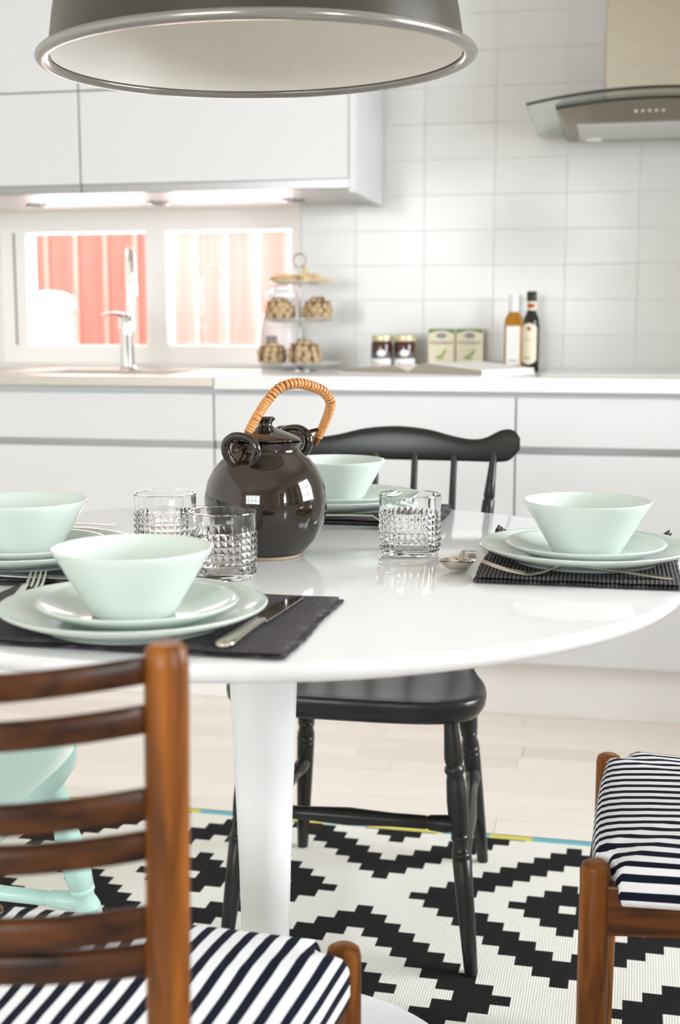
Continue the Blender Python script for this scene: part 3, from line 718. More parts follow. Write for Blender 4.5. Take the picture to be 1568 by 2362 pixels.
def fork(label, loc, rz, L=0.19, pitch=0.0):
    o = thing('fork', label, 'fork', loc, rz, 'forks'); o.rotation_euler = (0, pitch, rz)
    b = MB(); strip(b, [(-0.026, 0, 0.0022, 0.0105, 0.0009), (-0.018, 0, 0.002, 0.0115, 0.001), (-0.006, 0, 0.004, 0.008, 0.0012), (0.006, 0, 0.0085, 0.004, 0.0015)] + handle_st(0.018, L - 0.075, 0.0034, 0.0095, lambda u: 0.0115 * (1 - u) + 0.0015 + 0.001 * math.sin(PI * u))); b.obj('handle', 'silver', o, ang=60)
    for k in range(4):
        y = (k - 1.5) * 0.0056; t = MB()
        strip(t, [(-0.024, y, 0.0022, 0.0023, 0.0009), (-0.045, y, 0.0055, 0.0019, 0.0009), (-0.062, y, 0.0105, 0.0016, 0.0008), (-0.075, y * 0.97, 0.0155, 0.0007, 0.0006)], 8); t.obj('tine', 'silver', o, ang=60)
    return o
def knife(label, loc, rz, L=0.225):
    o = thing('table_knife', label, 'knife', loc, rz, 'table knives')
    b = MB(); strip(b, [(0.0, 0, 0.0045, 0.0055, 0.0028), (0.006, 0, 0.0045, 0.0075, 0.0036), (0.013, 0, 0.0045, 0.0068, 0.0038), (0.04, 0, 0.0045, 0.0072, 0.004), (0.08, 0, 0.0045, 0.0092, 0.0042), (0.098, 0, 0.0045, 0.0098, 0.004), (0.106, 0, 0.0045, 0.007, 0.0028), (0.108, 0, 0.0045, 0.003, 0.001)], 14); b.obj('handle', 'silver', o, ang=60)
    bl = MB(); pts = [(0.004, -0.008), (-0.02, -0.0098), (-0.07, -0.0095), (-0.10, -0.006), (-0.113, 0.001), (-0.117, 0.0068), (-0.11, 0.0082), (-0.05, 0.0082), (0.004, 0.0075)]
    bl.prism(pts, 0.0026, 0.0040, 'z'); bl.obj('blade', 'chrome', o, bevel=0.0004)
    return o
knife('table knife with bright blade on the napkin before the ladder-back chair', (-0.3245, 1.186, TZ + nA), R(-94))
fork('fork with its four tines sticking out past the plate before the ladder-back chair', (-0.607, 1.275, TZ + nA - 0.001), R(-74), pitch=R(-3))
knife('table knife on the napkin before the mint chair', (-0.70, 1.352, TZ + nB), R(178))
spoon('spoon whose dark handle tip shows past the plates before the mint chair', (-0.76, 1.66, TZ), R(66))
spoon('spoon leaning with its bowl up on the napkin behind the teapot', (-0.322, 1.840, TZ + 0.0005), R(190), pitch=R(-7), tip=0.006)
fork('fork lying along the edge of the ribbed napkin', (-0.067, 1.486, TZ + nD - 0.001), R(1), L=0.215)
spoon('lone spoon lying on the bare white tabletop beside a tumbler', (-0.1745, 1.562, TZ), R(88), L=0.17, big=1.05, tip=0.006)

# ================================================================== TEAPOT
tpz = TZ
tea = thing('teapot', 'round glossy dark brown ceramic teapot with a rattan-wrapped bail handle', 'teapot', (-0.4295, 1.598, tpz))
body = [(0, 0.002), (0.040, 0.002), (0.0445, 0.0), (0.047, 0.001), (0.0475, 0.0045), (0.053, 0.009), (0.0655, 0.023), (0.0745, 0.042), (0.0785, 0.062), (0.0782, 0.078), (0.0742, 0.096), (0.0665, 0.112), (0.0565, 0.1245), (0.0475, 0.1315), (0.0445, 0.1355), (0.0442, 0.140), (0.0472, 0.1435), (0.0475, 0.1465), (0.043, 0.1478), (0.040, 0.145)]
MB().lathe(body, 96).obj('body', 'teapot', tea, ang=60)
MB().lathe([(0.0446, -0.0002), (0.0474, 0.0006), (0.0479, 0.0035), (0.0474, 0.0042)], 64).obj('foot_ring', 'teapot_foot', tea)
lid = MB().lathe([(0.0425, 0.1476), (0.0452, 0.1484), (0.0455, 0.1502), (0.042, 0.1524), (0.030, 0.1575), (0.018, 0.1615), (0.012, 0.1635), (0.0088, 0.167), (0.0088, 0.1705), (0.0125, 0.1738), (0.0132, 0.1755), (0.011, 0.1775), (0.005, 0.1785), (0, 0.1786)], 64).obj('lid', 'teapot', tea, ang=50)
def lug(c, out_dir, name='lug'):
    """loop of clay standing on the shoulder, plane across the handle direction"""
    o = Vector(out_dir).normalized(); side = Vector((-o.y, o.x, 0)); c = Vector(c); b = MB()
    pts = [(-0.013, -0.024, -0.004), (-0.021, -0.008, 0.004), (-0.0215, 0.008, 0.006), (-0.012, 0.0185, 0.007), (0.002, 0.0205, 0.007), (0.015, 0.0155, 0.006), (0.0215, 0.003, 0.005), (0.0165, -0.012, 0.002), (0.006, -0.026, -0.005)]
    path = smooth_path([c + side * a * 1.06 + Vector((0, 0, z * 0.90)) + o * q for a, z, q in pts], 6)
    n = len(path); b.tube(path, [0.0052 + 0.0006 * math.sin(i / n * 9) for i in range(n)], 14); return b.obj(name, 'teapot', tea)
lug((-0.0130, -0.0545, 0.1395), (-0.32, -0.95, 0))
lug((0.020, 0.0555, 0.1405), (0.32, 0.95, 0))
# spout on the far side
b = MB(); b.tube(smooth_path([(0.006, 0.062, 0.062), (0.008, 0.085, 0.074), (0.010, 0.103, 0.094), (0.011, 0.112, 0.106)], 5), [0.0165, 0.016, 0.0155, 0.015, 0.0145, 0.014, 0.0135, 0.013, 0.0125, 0.012, 0.0118, 0.0115, 0.011, 0.0105, 0.010, 0.010], 18); b.obj('spout', 'teapot', tea)
hp_ = smooth_path([(-0.0165, -0.029, 0.1555), (-0.0066, -0.0187, 0.1767), (0.0032, -0.0088, 0.1952), (0.0164, 0.0018, 0.2125), (0.0284, 0.0103, 0.2180), (0.0394, 0.0231, 0.2189), (0.0524, 0.0407, 0.2144), (0.063, 0.0573, 0.2071), (0.0690, 0.0705, 0.1943), (0.0667, 0.0785, 0.1824), (0.0557, 0.0876, 0.1586), (0.0435, 0.0888, 0.1348)], 8)
hd_ = MB(); n = len(hp_); rad = [0.0046 + 0.0012 * math.sin(PI * i / (n - 1)) for i in range(n)]; rad[-1] = 0.0035
hd_ = hd_.tube(hp_, rad, 14).obj('handle', 'cane', tea)
# rattan winding: a ring of cane for each turn
cum = [0]
for a, b_ in zip(hp_, hp_[1:]): cum.append(cum[-1] + (b_ - a).length)
s = 0.006; ringm = MB().lathe([(0.0052 + 0.0013 * math.cos(a), 0.0020 * math.sin(a)) for a in [2 * PI * i / 8 for i in range(8)]], 16, close=True).mesh('winding', 'rattan')
while s < cum[-1] - 0.012:
    k = max(i for i in range(n - 1) if cum[i] <= s); t_ = (s - cum[k]) / (cum[k + 1] - cum[k]); P = hp_[k].lerp(hp_[k + 1], t_); T = (hp_[k + 1] - hp_[k]).normalized()
    T = (T + Vector((random.uniform(-.1, .1), random.uniform(-.1, .1), random.uniform(-.1, .1)))).normalized(); fr_ = s / cum[-1]
    w = inst(ringm, 'winding', hd_, P, T.to_track_quat('Z', 'X').to_euler()); sc = 0.92 + 0.18 * math.sin(PI * fr_); w.scale = (sc, sc, 1.0)
    s += 0.0036 if (fr_ < 0.22 or fr_ > 0.72) else 0.0054
for pts in ([(-0.0165, -0.027, 0.159), (-0.026, -0.036, 0.152), (-0.030, -0.046, 0.141), (-0.026, -0.053, 0.135), (-0.019, -0.050, 0.139), (-0.013, -0.038, 0.149), (-0.012, -0.028, 0.158)],
            [(0.054, 0.088, 0.157), (0.040, 0.080, 0.154), (0.026, 0.068, 0.150), (0.018, 0.060, 0.146), (0.022, 0.062, 0.144), (0.036, 0.074, 0.150), (0.053, 0.085, 0.1555)]):
    P = smooth_path(pts, 6); MB().tube(P, 0.0011, 8).obj('wire_loop', 'wire', tea)
    MB().tube([p + Vector((0.0022, 0.001, 0.0012)) for p in P], 0.0011, 8).obj('wire_loop', 'wire', tea)

# ================================================================== CHAIRS
def flatfoot(b):
    b.v = [(x, y, max(z, 0.0)) for x, y, z in b.v]; return b
def turned_chair(label, m, loc, rz, sp=0.0, fat=1.0, hst=False):
    """spindle-back chair; front of the seat is local -y"""
    t = thing('spindle_back_chair', label, 'chair', loc, rz)
    # saddle seat
    out = [(0.0, -0.243), (0.07, -0.242), (0.14, -0.235), (0.185, -0.218), (0.207, -0.188), (0.213, -0.15), (0.207, -0.105), (0.193, -0.06), (0.180, -0.01), (0.172, 0.05), (0.168, 0.11), (0.16, 0.155), (0.135, 0.182), (0.08, 0.195), (0.0, 0.198)]
    full = out + [(-x, y) for x, y in reversed(out[1:-1])]
    sm = [(p.x, p.y) for p in smooth_path([(x, y, 0) for x, y in full + [full[0]]], 3)][:-1]
    def rg(sc, z, dish=0.0):
        return [(x * sc, (y + 0.02) * sc - 0.02, z - dish) for x, y in sm]
    rows = [rg(0.90, 0.402), rg(0.955, 0.407), rg(0.992, 0.420), rg(1.0, 0.432), rg(0.997, 0.440), rg(0.985, 0.4438), rg(0.94, 0.4442), rg(0.85, 0.442), rg(0.7, 0.4395), rg(0.5, 0.437), rg(0.25, 0.436), rg(0.05, 0.436)]
    MB().rings(rows).obj('seat', m, t, ang=50)
    fp = [(0, .0110), (.05, .0118), (.16, .0155), (.18, .0142), (.187, .0128), (.195, .0152), (.207, .0168), (.219, .0152), (.226, .0130), (.25, .0148), (.33, .0168), (.40, .0162), (.452, .0146), (.457, .0128), (.463, .0146), (.472, .0146), (.480, .0125), (.50, .0121), (.520, .0146), (.524, .0130), (.530, .0156), (.545, .0158), (.549, .0140), (.553, .0156), (.70, .0143), (.985, .0110), (1, .0102)]
    bp_ = [(0, .0130), (.03, .0150), (.04, .0125), (.055, .0128), (.16, .0165), (.24, .0172), (.30, .0158), (.318, .0146), (.322, .0125), (.328, .0146), (.337, .0140), (.350, .0120), (.38, .0146), (.392, .0150), (.396, .0132), (.402, .0152), (.420, .0152), (.424, .0134), (.43, .0150), (.60, .0140), (.985, .0098), (1, .009)]
    F = {}; Bk = {}
    for s in (-1, 1):
        fpr = [(q, r * fat) for q, r in fp]
        a, b = Vector((s * 0.160, -0.186, 0.41)), Vector((s * (0.203 + sp), -0.224 - sp, 0.0)); F[s] = (a, b); flatfoot(MB().turned(a, b, fpr)).obj('leg', m, t, ang=60)
        a, b = Vector((s * 0.143, 0.125, 0.41)), Vector((s * 0.178, 0.222, 0.0)); Bk[s] = (a, b); flatfoot(MB().turned(a, b, [(q, r * 1.1) for q, r in bp_])).obj('leg', m, t, ang=60)
    st = [(0, .0085), (.06, .0110), (.13, .0095), (.145, .0075), (.15, .0085), (.30, .0085), (.5, .0112), (.70, .0085), (.85, .0085), (.855, .0075), (.87, .0095), (.94, .0110), (1, .0085)]
    st = [(q, r * 1.3) for q, r in st]
    if hst: MB().turned((-0.165, -0.02, 0.208), (0.165, -0.02, 0.208), st, 16).obj('stretcher', m, t, ang=60)
    else: MB().turned(F[-1][0].lerp(F[-1][1], .42), F[1][0].lerp(F[1][1], .42), st, 16).obj('stretcher', m, t, ang=60)
    for s in (-1, 1): MB().turned(F[s][0].lerp(F[s][1], .52 if hst else .60), Bk[s][0].lerp(Bk[s][1], .44 if hst else .53), st, 16).obj('stretcher', m, t, ang=60)
    # back
    def cy(x): return 0.244 - 0.62 * x * x * 1.2          # plan curve of the crest
    for x, r in ((-0.112, .0068), (-0.037, .0068), (0.037, .0068), (0.112, .0068)):
        MB().turned((x * 0.96, 0.168 - 0.3 * x * x, 0.435), (x, cy(x) - 0.002, 0.785), [(0, .0055), (.15, .0078), (.45, .0074), (.9, .0062), (1, .006)], 12).obj('spindle', m, t)
    for s in (-1, 1):
        MB().turned((s * 0.158, 0.145, 0.435), (s * 0.187, cy(0.187) - 0.002, 0.79), [(0, .009), (.06, .0115), (.2, .0135), (.3, .0105), (.36, .0090), (.52, .0095), (.66, .0112), (.72, .0118), (.755, .0112), (.765, .0088), (.775, .0105), (.84, .0090), (.93, .0072), (1, .0068)][::1], 14).obj('back_post', m, t)
    tops = smooth_path([(-0.232, 0, 0.803), (-0.236, 0, 0.812), (-0.228, 0, 0.828), (-0.213, 0, 0.8335), (-0.195, 0, 0.8295), (-0.17, 0, 0.8165), (-0.146, 0, 0.8125), (-0.11, 0, 0.817), (-0.06, 0, 0.8285), (0, 0, 0.8335), (0.06, 0, 0.8285), (0.11, 0, 0.817), (0.146, 0, 0.8125), (0.17, 0, 0.8165), (0.195, 0, 0.8295), (0.213, 0, 0.8335), (0.228, 0, 0.828), (0.236, 0, 0.812), (0.232, 0, 0.803)], 4)
    bots = smooth_path([(0.232, 0, 0.797), (0.222, 0, 0.782), (0.205, 0, 0.7735), (0.15, 0, 0.7715), (0, 0, 0.770), (-0.15, 0, 0.7715), (-0.205, 0, 0.7735), (-0.222, 0, 0.782), (-0.232, 0, 0.797)], 4)
    N_ = 60; rows = []
    def at_x(path, x):
        for a, b in zip(path, path[1:]):
            if (a.x - x) * (b.x - x) <= 0 and abs(a.x - b.x) > 1e-9: return a.z + (b.z - a.z) * (x - a.x) / (b.x - a.x)
        return path[0].z
    mono_t = [p for p in tops if abs(p.x) <= 0.2361]
    for i in range(N_ + 1):
        x = -0.2345 + 0.469 * i / N_; zt, zb = at_x(mono_t[3:-3], x) if abs(x) < 0.23 else 0.818, at_x(bots, x)
        if abs(x) > 0.228: zt = min(zt, 0.826)
        th_ = 0.0085 * (1 - 0.35 * max(0, (abs(x) - 0.2) / 0.035)); yc_ = cy(x); lean = 0.10
        sec = []
        for k in range(16):
            a = 2 * PI * k / 16; ca, sa = math.cos(a), math.sin(a)
            ex = math.copysign(abs(ca) ** 0.55, ca); ez = math.copysign(abs(sa) ** 0.75, sa)
            zz = (zt + zb) / 2 + ez * (zt - zb) / 2; sec.append((x, yc_ + ex * th_ + (zz - 0.78) * lean, zz))
        rows.append(sec)
    MB().rings(rows).obj('crest_rail', m, t, ang=60)
    return t
turned_chair('black painted spindle-back chair with turned legs, behind the table', 'black_paint', (-0.395, 2.17, FZ), 0)
turned_chair('mint green painted chair with turned legs, seat half under the table', 'mint_paint', (-0.935, 1.462, FZ), R(92), 0.03, 1.22, True)

def ladder_chair(label, loc, rz, group='walnut chairs with striped seats'):
    """front of the seat is local +y"""
    t = thing('ladder_back_chair', label, 'chair', loc, rz, group)
    fx, fy, bx, by = 0.190, 0.178, 0.152, -0.195
    for s in (-1, 1):
        MB().tube([(s * bx, by - 0.012, 0), (s * bx, by, 0.30), (s * bx, by, 0.45), (s * (bx + 0.006), by - 0.004, 0.80), (s * (bx + 0.006), by - 0.004, 0.811), (s * (bx + 0.006), by - 0.004, 0.815)], [0.0125, 0.0150, 0.0152, 0.0150, 0.0140, 0.0105], 24).obj('post', 'walnut_v', t, ang=40)
        MB().tube([(s * fx, fy, 0), (s * fx, fy, 0.20), (s * fx, fy, 0.414), (s * fx, fy, 0.4215), (s * fx, fy, 0.4245)], [0.0145, 0.0172, 0.0172, 0.0155, 0.011], 24).obj('leg', 'walnut_v', t, ang=40)
    for k, (z0, z1) in enumerate(((0.7915, 0.8070), (0.7575, 0.7740), (0.6985, 0.7165), (0.6690, 0.6860), (0.6125, 0.6320), (0.5850, 0.6045))):
        sag = 0.082 - 0.0088 * k; z0 -= 0.0035; z1 += 0.0; b = MB(); rows = []
        for i in range(25):
            u = -1 + 2 * i / 24; x = u * (bx + 0.002 - k * 0.0012); yy = by - sag * (1 - u * u) ; hz = (z1 - z0) / 2; zc = (z0 + z1) / 2; ty = 0.0065
            sec = []
            for q in range(12):
                a = 2 * PI * q / 12; ca, sa = math.cos(a), math.sin(a)
                sec.append((x, yy + math.copysign(abs(ca) ** 0.6, ca) * ty, zc - 0.003 * (1 - u * u) + math.copysign(abs(sa) ** 0.6, sa) * hz))
            rows.append(sec)
        b.rings(rows).obj('slat', 'walnut_x', t, ang=50)
    # seat rails and stretchers
    MB().box(-fx, fx, fy - 0.012, fy + 0.010, 0.340, 0.400).obj('rail', 'walnut_x', t, bevel=0.003)
    MB().box(-bx, bx, by - 0.009, by + 0.009, 0.350, 0.400).obj('rail', 'walnut_x', t, bevel=0.003)
    for s in (-1, 1):
        m = MB(); m.v = [(s * fx - 0.010, fy, z) for z in (0.340, 0.400)] + [(s * fx + 0.010, fy, z) for z in (0.400, 0.340)] + [(s * bx - 0.009, by, z) for z in (0.350, 0.400)] + [(s * bx + 0.009, by, z) for z in (0.400, 0.350)]
        m.f = [(0, 1, 2, 3), (7, 6, 5, 4), (0, 4, 5, 1), (1, 5, 6, 2), (2, 6, 7, 3), (3, 7, 4, 0)]; m.obj('rail', 'walnut_y', t, bevel=0.003)
        MB().turned((s * fx, fy, 0.20), (s * bx, by - 0.004, 0.20), [(0, .008), (.5, .0095), (1, .008)], 14).obj('stretcher', 'walnut_y', t)
    MB().turned((-0.18, 0, 0.20), (0.18, 0, 0.20), [(0, .008), (.5, .0095), (1, .008)], 14).obj('stretcher', 'walnut_x', t)
    # upholstered seat, corners notched round the front legs
    nr = 0.023; out = []
    fyo, byo = fy + 0.004, by + 0.020
    def side(u): return bx + (fx - bx) * u
    N_ = 18
    out += [(-(fx - nr) + 2 * (fx - nr) * i / N_, fyo + 0.006 * (1 - (2 * i / N_ - 1) ** 2)) for i in range(N_ + 1)]
    out += [(fx + nr * math.cos(a), fy + nr * math.sin(a)) for a in [PI - i * 0 + (PI / 2 - 0.0) * i / 6 for i in range(7)]]
    yy0 = fy - nr
    out += [(side((yy0 - 0.006 - (yy0 - byo) * i / N_ - by) / (fy - by)) + 0.016 + 0.004 * math.sin(PI * i / N_), yy0 - 0.006 - (yy0 - byo) * i / N_) for i in range(N_ + 1)]
    nb = [(bx - 0.01 - 2 * (bx - 0.01) * i / N_, byo - 0.022) for i in range(N_ + 1)]
    right = out[N_ + 1:]
    out += nb + [(-x, y) for x, y in reversed(right)]
    cyy = 0.0
    def ring(sc, z, ex=0.0):
        r = []
        for x, y in out:
            l = math.hypot(x, y - cyy) + 1e-9; k = max(0.0, (l - ex) / l) * sc; r.append((x * k, cyy + (y - cyy) * k, z - ZL))
        return r
    ZL = 0.027
    lv = [(1, .406, .004, .052), (1, .414, 0.0, .046), (1, .430, 0.0, .030), (1, .442, .001, .019), (1, .450, .004, .010), (1, .4555, .009, .004), (1, .459, .018, 0), (1, .462, .035, 0), (1, .465, .07, 0), (1, .467, .11, 0), (1, .4685, .15, 0), (0.3, .469, .10, 0), (0.02, .469, 0.05, 0)]
    b = MB(); rows = [ring(s_, z, ex) for s_, z, ex, _ in lv]; b.rings(rows, True, True); n_ = len(out)
    me = b.mesh('seat', 'striped_fabric', ang=70, fix=False)
    uvl = me.uv_layers.new(name='UVMap')
    us = []
    for (s_, z, ex, drop), rw in zip(lv, rows):
        for i, (x, y, zz) in enumerate(rw):
            ox, oy = out[i]; a = abs(ox) / (math.hypot(ox, oy) + 1e-9); sidew = 1.0 if (abs(ox) > 0.155 and abs(oy) < 0.165) else 0.0
            kk = fx / (bx + (fx - bx) * (max(-1, min(1, y / 0.19)) + 1) / 2); u = x * (0.35 + 0.65 * kk) + math.copysign(drop, ox) * sidew; us.append((u, y))
    for lp_ in me.loops: uvl.data[lp_.index].uv = us[lp_.vertex_index]
    bm = bmesh.new(); bm.from_mesh(me); bmesh.ops.recalc_face_normals(bm, faces=bm.faces); bm.to_mesh(me); bm.free()
    link(bpy.data.objects.new('seat', me), t)
    return t
ladder_chair('walnut ladder-back chair pushed in with its slatted back towards the near side of the table', (-0.434, 0.995, FZ), R(-1.5))
ladder_chair('walnut chair with striped seat drawn up to the table beside the ribbed napkin', (0.182, 1.606, FZ), R(88))

# ================================================================== ON THE WORKTOP
CT = 0.897
# tiered stand
ts = thing('tiered_stand', 'three-tier glass serving stand with a thin metal stem and ring', 'cake stand', (-0.889, 3.70, CT))
def tier(r, z): return MB().lathe([(0, z), (r * 0.6, z), (r * 0.85, z + 0.004), (r, z + 0.012), (r - 0.001, z + 0.0135), (r * 0.84, z + 0.0065), (r * 0.58, z + 0.003), (0, z + 0.003)], 56)
for r, z in ((0.125, 0.012), (0.118, 0.137), (0.088, 0.243)): tier(r, z).obj('tier', 'thin_glass', ts)
MB().lathe([(0, 0), (0.05, 0), (0.05, 0.003), (0.012, 0.006), (0.006, 0.012), (0.003, 0.02), (0.003, 0.296), (0, 0.297)], 28).obj('stem', 'aluminium', ts)
MB().tube([(0.019 * math.sin(a), 0, 0.314 - 0.019 * math.cos(a)) for a in [2 * PI * i / 28 for i in range(29)]], 0.0022, 8, cap=False).obj('ring', 'aluminium', ts)
# dried artichokes
br = MB()
def brac(u, v):
    w = 0.0112 * math.sin(PI * min(1, 0.18 + u * 0.82)) ** 0.7 * (1 - 0.25 * u); return ((2 * v - 1) * w, 0.0045 * (1 - (2 * v - 1) ** 2) - 0.004 * u * u - 0.001, 0.024 * u)
br.grid(lambda u, v: brac(v, u), 5, 6); br.grid(lambda u, v: tuple(Vector(brac(v, u)) - Vector((0, 0.0012, 0))), 5, 6)
BR = br.mesh('bract', 'artichoke', ang=70)
def artichoke(label, loc, r, tilt=(0, 0), seed=0):
    t = thing('dried_artichoke', label, 'artichoke', loc, seed * 1.3, 'dried artichokes on the glass stand'); rd = random.Random(seed)
    MB().lathe([(0, 0), (r * 0.45, r * 0.06), (r * 0.80, r * 0.45), (r * 0.88, r * 0.85), (r * 0.75, r * 1.3), (r * 0.4, r * 1.62), (0, r * 1.72)], 20).obj('heart', 'artichoke_heart', t)
    k = 0
    for lvl, (rr, z, nb, op) in enumerate(((0.62, 0.06, 7, 0.95), (0.86, 0.20, 9, 0.45), (0.94, 0.50, 10, 0.22), (0.88, 0.84, 9, 0.02), (0.64, 1.16, 7, -0.22))):
        for i in range(nb):
            a = 2 * PI * (i + 0.5 * (lvl % 2)) / nb + rd.uniform(-.1, .1); o_ = op + rd.uniform(-.08, .12)
            c = inst(BR, 'bract', t, (rr * r * math.cos(a), rr * r * math.sin(a), z * r), (0, 0, 0)); s_ = r / 0.040 * rd.uniform(0.85, 1.1); c.scale = (s_, s_, s_)
            c.rotation_euler = (Matrix.Rotation(a - PI / 2, 3, 'Z') @ Matrix.Rotation(-o_, 3, 'X')).to_euler()
z1, z2 = CT + 0.0155, CT + 0.1405
artichoke('dried artichoke with open base leaves on the bottom tier, nearer the window', (-0.965, 3.672, z1), 0.040, seed=1)
artichoke('largest dried artichoke with spiky tip on the bottom tier, nearer the tiles', (-0.862, 3.650, z1), 0.044, seed=2)
artichoke('dried darker artichoke on the middle tier, nearer the window', (-0.945, 3.690, z2), 0.041, seed=3)
artichoke('dried artichoke with upright leaves on the middle tier, nearer the tiles', (-0.833, 3.690, z2), 0.041, seed=4)
z3 = CT + 0.2465
def pod(label, loc, rz, L_, w, hgt, ribs, name='dried_pod'):
    b = MB()
    def P(u, v):
        a = 2 * PI * u; x = (v - 0.5) * L_; e = max(0.0, 1 - (2 * v - 1) ** 2) ** 0.6
        rr = e * (1 + 0.16 * math.cos(ribs * a)); return (x, w * rr * math.cos(a), hgt * (1 + rr * math.sin(a)) * 1.0)
    b.grid(P, 40, 16); me = b.mesh(name, 'dry_pod', ang=60)
    bm = bmesh.new(); bm.from_mesh(me); bmesh.ops.remove_doubles(bm, verts=bm.verts, dist=0.0002); bmesh.ops.recalc_face_normals(bm, faces=bm.faces); bm.to_mesh(me); bm.free()
    return one(me, name, label, 'seed pod', loc, 'dried things on the top tier', rz)
pod('long ribbed beige dried pod on the top tier, nearer the window', (-0.925, 3.672, z3), 0.15, 0.095, 0.026, 0.0135, 9)
pod('short plump beige dried pod on the top tier beside the stem', (-0.850, 3.706, z3), 0.6, 0.055, 0.02, 0.0145, 7)
pod('slender beige dried pod overhanging the top tier, nearer the tiles', (-0.826, 3.662, z3 + 0.004), 0.25, 0.08, 0.013, 0.007, 6)
st_ = thing('dried_star_pod', 'spiky beige dried star pod on the top tier of the stand', 'seed pod', (-0.862, 3.66, z3), 0.4, 'dried things on the top tier')
MB().lathe([(0, 0), (0.012, 0.002), (0.016, 0.010), (0.012, 0.018), (0, 0.021)], 16).obj('core', 'dry_pod', st_)
for i in range(7):
    a = i * 0.9; e_ = 0.35 + 0.25 * (i % 3); MB().tube([(0.008 * math.cos(a), 0.008 * math.sin(a), 0.012), (0.022 * math.cos(a) * (1.2 - e_), 0.022 * math.sin(a) * (1.2 - e_), 0.012 + 0.03 * e_), (0.034 * math.cos(a) * (1.2 - e_), 0.034 * math.sin(a) * (1.2 - e_), 0.012 + 0.045 * e_)], [0.005, 0.004, 0.001], 8).obj('spike', 'dry_pod', st_)
# glass jar behind the stand
jr = thing('storage_jar', 'tall pale glass jar with a white stopper behind the glass stand', 'jar', (-0.988, 3.869, CT))
MB().lathe([(0, 0), (0.058, 0), (0.062, 0.006), (0.063, 0.11), (0.058, 0.15), (0.043, 0.185), (0.036, 0.20), (0.036, 0.212), (0.034, 0.213), (0.033, 0.2), (0.040, 0.183), (0.055, 0.148), (0.060, 0.11), (0.059, 0.008), (0, 0.006)], 48).obj('glass_body', 'frosted', jr)
MB().lathe([(0, 0.2125), (0.043, 0.2125), (0.044, 0.226), (0.026, 0.236), (0.022, 0.246), (0, 0.247)], 32).obj('stopper', 'white_cap', jr)
MB().lathe([(0.022, 0.2462), (0.021, 0.250), (0, 0.2505)], 24).obj('stopper_top', 'cap_red', jr)
m = MB(); m.grid(lambda u, v: (0.0637 * math.sin(-0.55 + 0.62 * u), -0.0637 * math.cos(-0.55 + 0.62 * u), 0.075 + 0.024 * v), 8, 1); m.obj('label', 'print_grey', jr)
# jam jars
JAM = []
def jam(label, x, y, rz):
    t = thing('jam_jar', label, 'jar', (x, y, CT), rz, 'jam jars')
    MB().lathe([(0, 0), (0.029, 0), (0.0315, 0.004), (0.032, 0.072), (0.0295, 0.082), (0.027, 0.086), (0, 0.086)], 36).obj('jar', 'jam', t)
    MB().lathe([(0.0305, 0.084), (0.031, 0.086), (0.031, 0.098), (0.0295, 0.1), (0, 0.1)], 36).obj('lid', 'gold_lid', t)
    def arc(a0, a1, z0, z1, r, m_, nm):
        MB().grid(lambda u, v: (r * math.sin(a0 + (a1 - a0) * u), -r * math.cos(a0 + (a1 - a0) * u), z0 + (z1 - z0) * v), 16, 1).obj(nm, m_, t)
    arc(-1.1, 1.1, 0.034, 0.052, 0.0323, 'label_dark', 'label_band'); arc(-1.15, 1.15, 0.010, 0.034, 0.0324, 'paper', 'label')
    MB().grid(lambda u, v: (0.0327 * math.sin(0.42 * (2 * u - 1) * math.sqrt(max(0, 1 - (2 * v - 1) ** 2))), -0.0327 * math.cos(0.42 * (2 * u - 1) * math.sqrt(max(0, 1 - (2 * v - 1) ** 2))), 0.040 + 0.020 * v), 8, 14).obj('oval_label', 'paper', t)
    arc(-0.7, 0.7, 0.015, 0.019, 0.0328, 'print_pink', 'print_line')
jam('dark jam jar with gold lid behind the book, nearer the glass stand', -0.665, 3.80, 0.12)
jam('dark jam jar with gold lid behind the book, nearer the olive tins', -0.597, 3.80, 0.12)
# tins
def tin(label, x, y):
    t = thing('food_tin', label, 'tin', (x, y, CT), R(8), 'tins')
    MB().box(-0.0395, 0.0395, -0.028, 0.028, 0, 0.121).obj('body', 'tin_cream', t, bevel=0.003)
    yy = -0.0283
    m = MB(); m.prism([(-0.037, 0.119), (0.037, 0.119), (0.037, 0.106)] + [(0.037 - 0.074 * i / 12, 0.106 + 0.0085 * math.sin(PI * i / 12)) for i in range(1, 12)] + [(-0.037, 0.106)], yy - 0.0003, yy); m.obj('top_band', 'tin_green', t)
    m = MB(); m.prism([(-0.037, 0.004), (0.037, 0.004), (0.037, 0.016)] + [(0.037 - 0.074 * i / 12, 0.016 - 0.0095 * math.sin(PI * i / 12)) for i in range(1, 12)] + [(-0.037, 0.016)], yy - 0.0003, yy); m.obj('bottom_band', 'tin_green', t)
    MB().prism([(0.016 * math.cos(a), 0.1 + 0.008 * math.sin(a)) for a in [2 * PI * i / 16 for i in range(16)]], yy - 0.0004, yy).obj('crest', 'print_grey', t)
    text_part('MOLANEDO', 0.0125, 'print_brown', t, (0, yy - 0.0004, 0.0755))
    for dx, dz, a in ((-0.008, 0.038, 0.3), (0.004, 0.045, 0.8), (0.010, 0.052, 1.0), (-0.002, 0.034, 0.0)):
        MB().prism([(dx + 0.010 * math.cos(q) * math.cos(a) - 0.0045 * math.sin(q) * math.sin(a), dz + 0.010 * math.cos(q) * math.sin(a) + 0.0045 * math.sin(q) * math.cos(a)) for q in [2 * PI * i / 12 for i in range(12)]], yy - 0.0005, yy).obj('olive_print', 'leaf_green', t)
tin('cream and green olive tin nearer the jam jars', -0.499, 3.87); tin('cream and green olive tin nearer the bottles', -0.4165, 3.875)
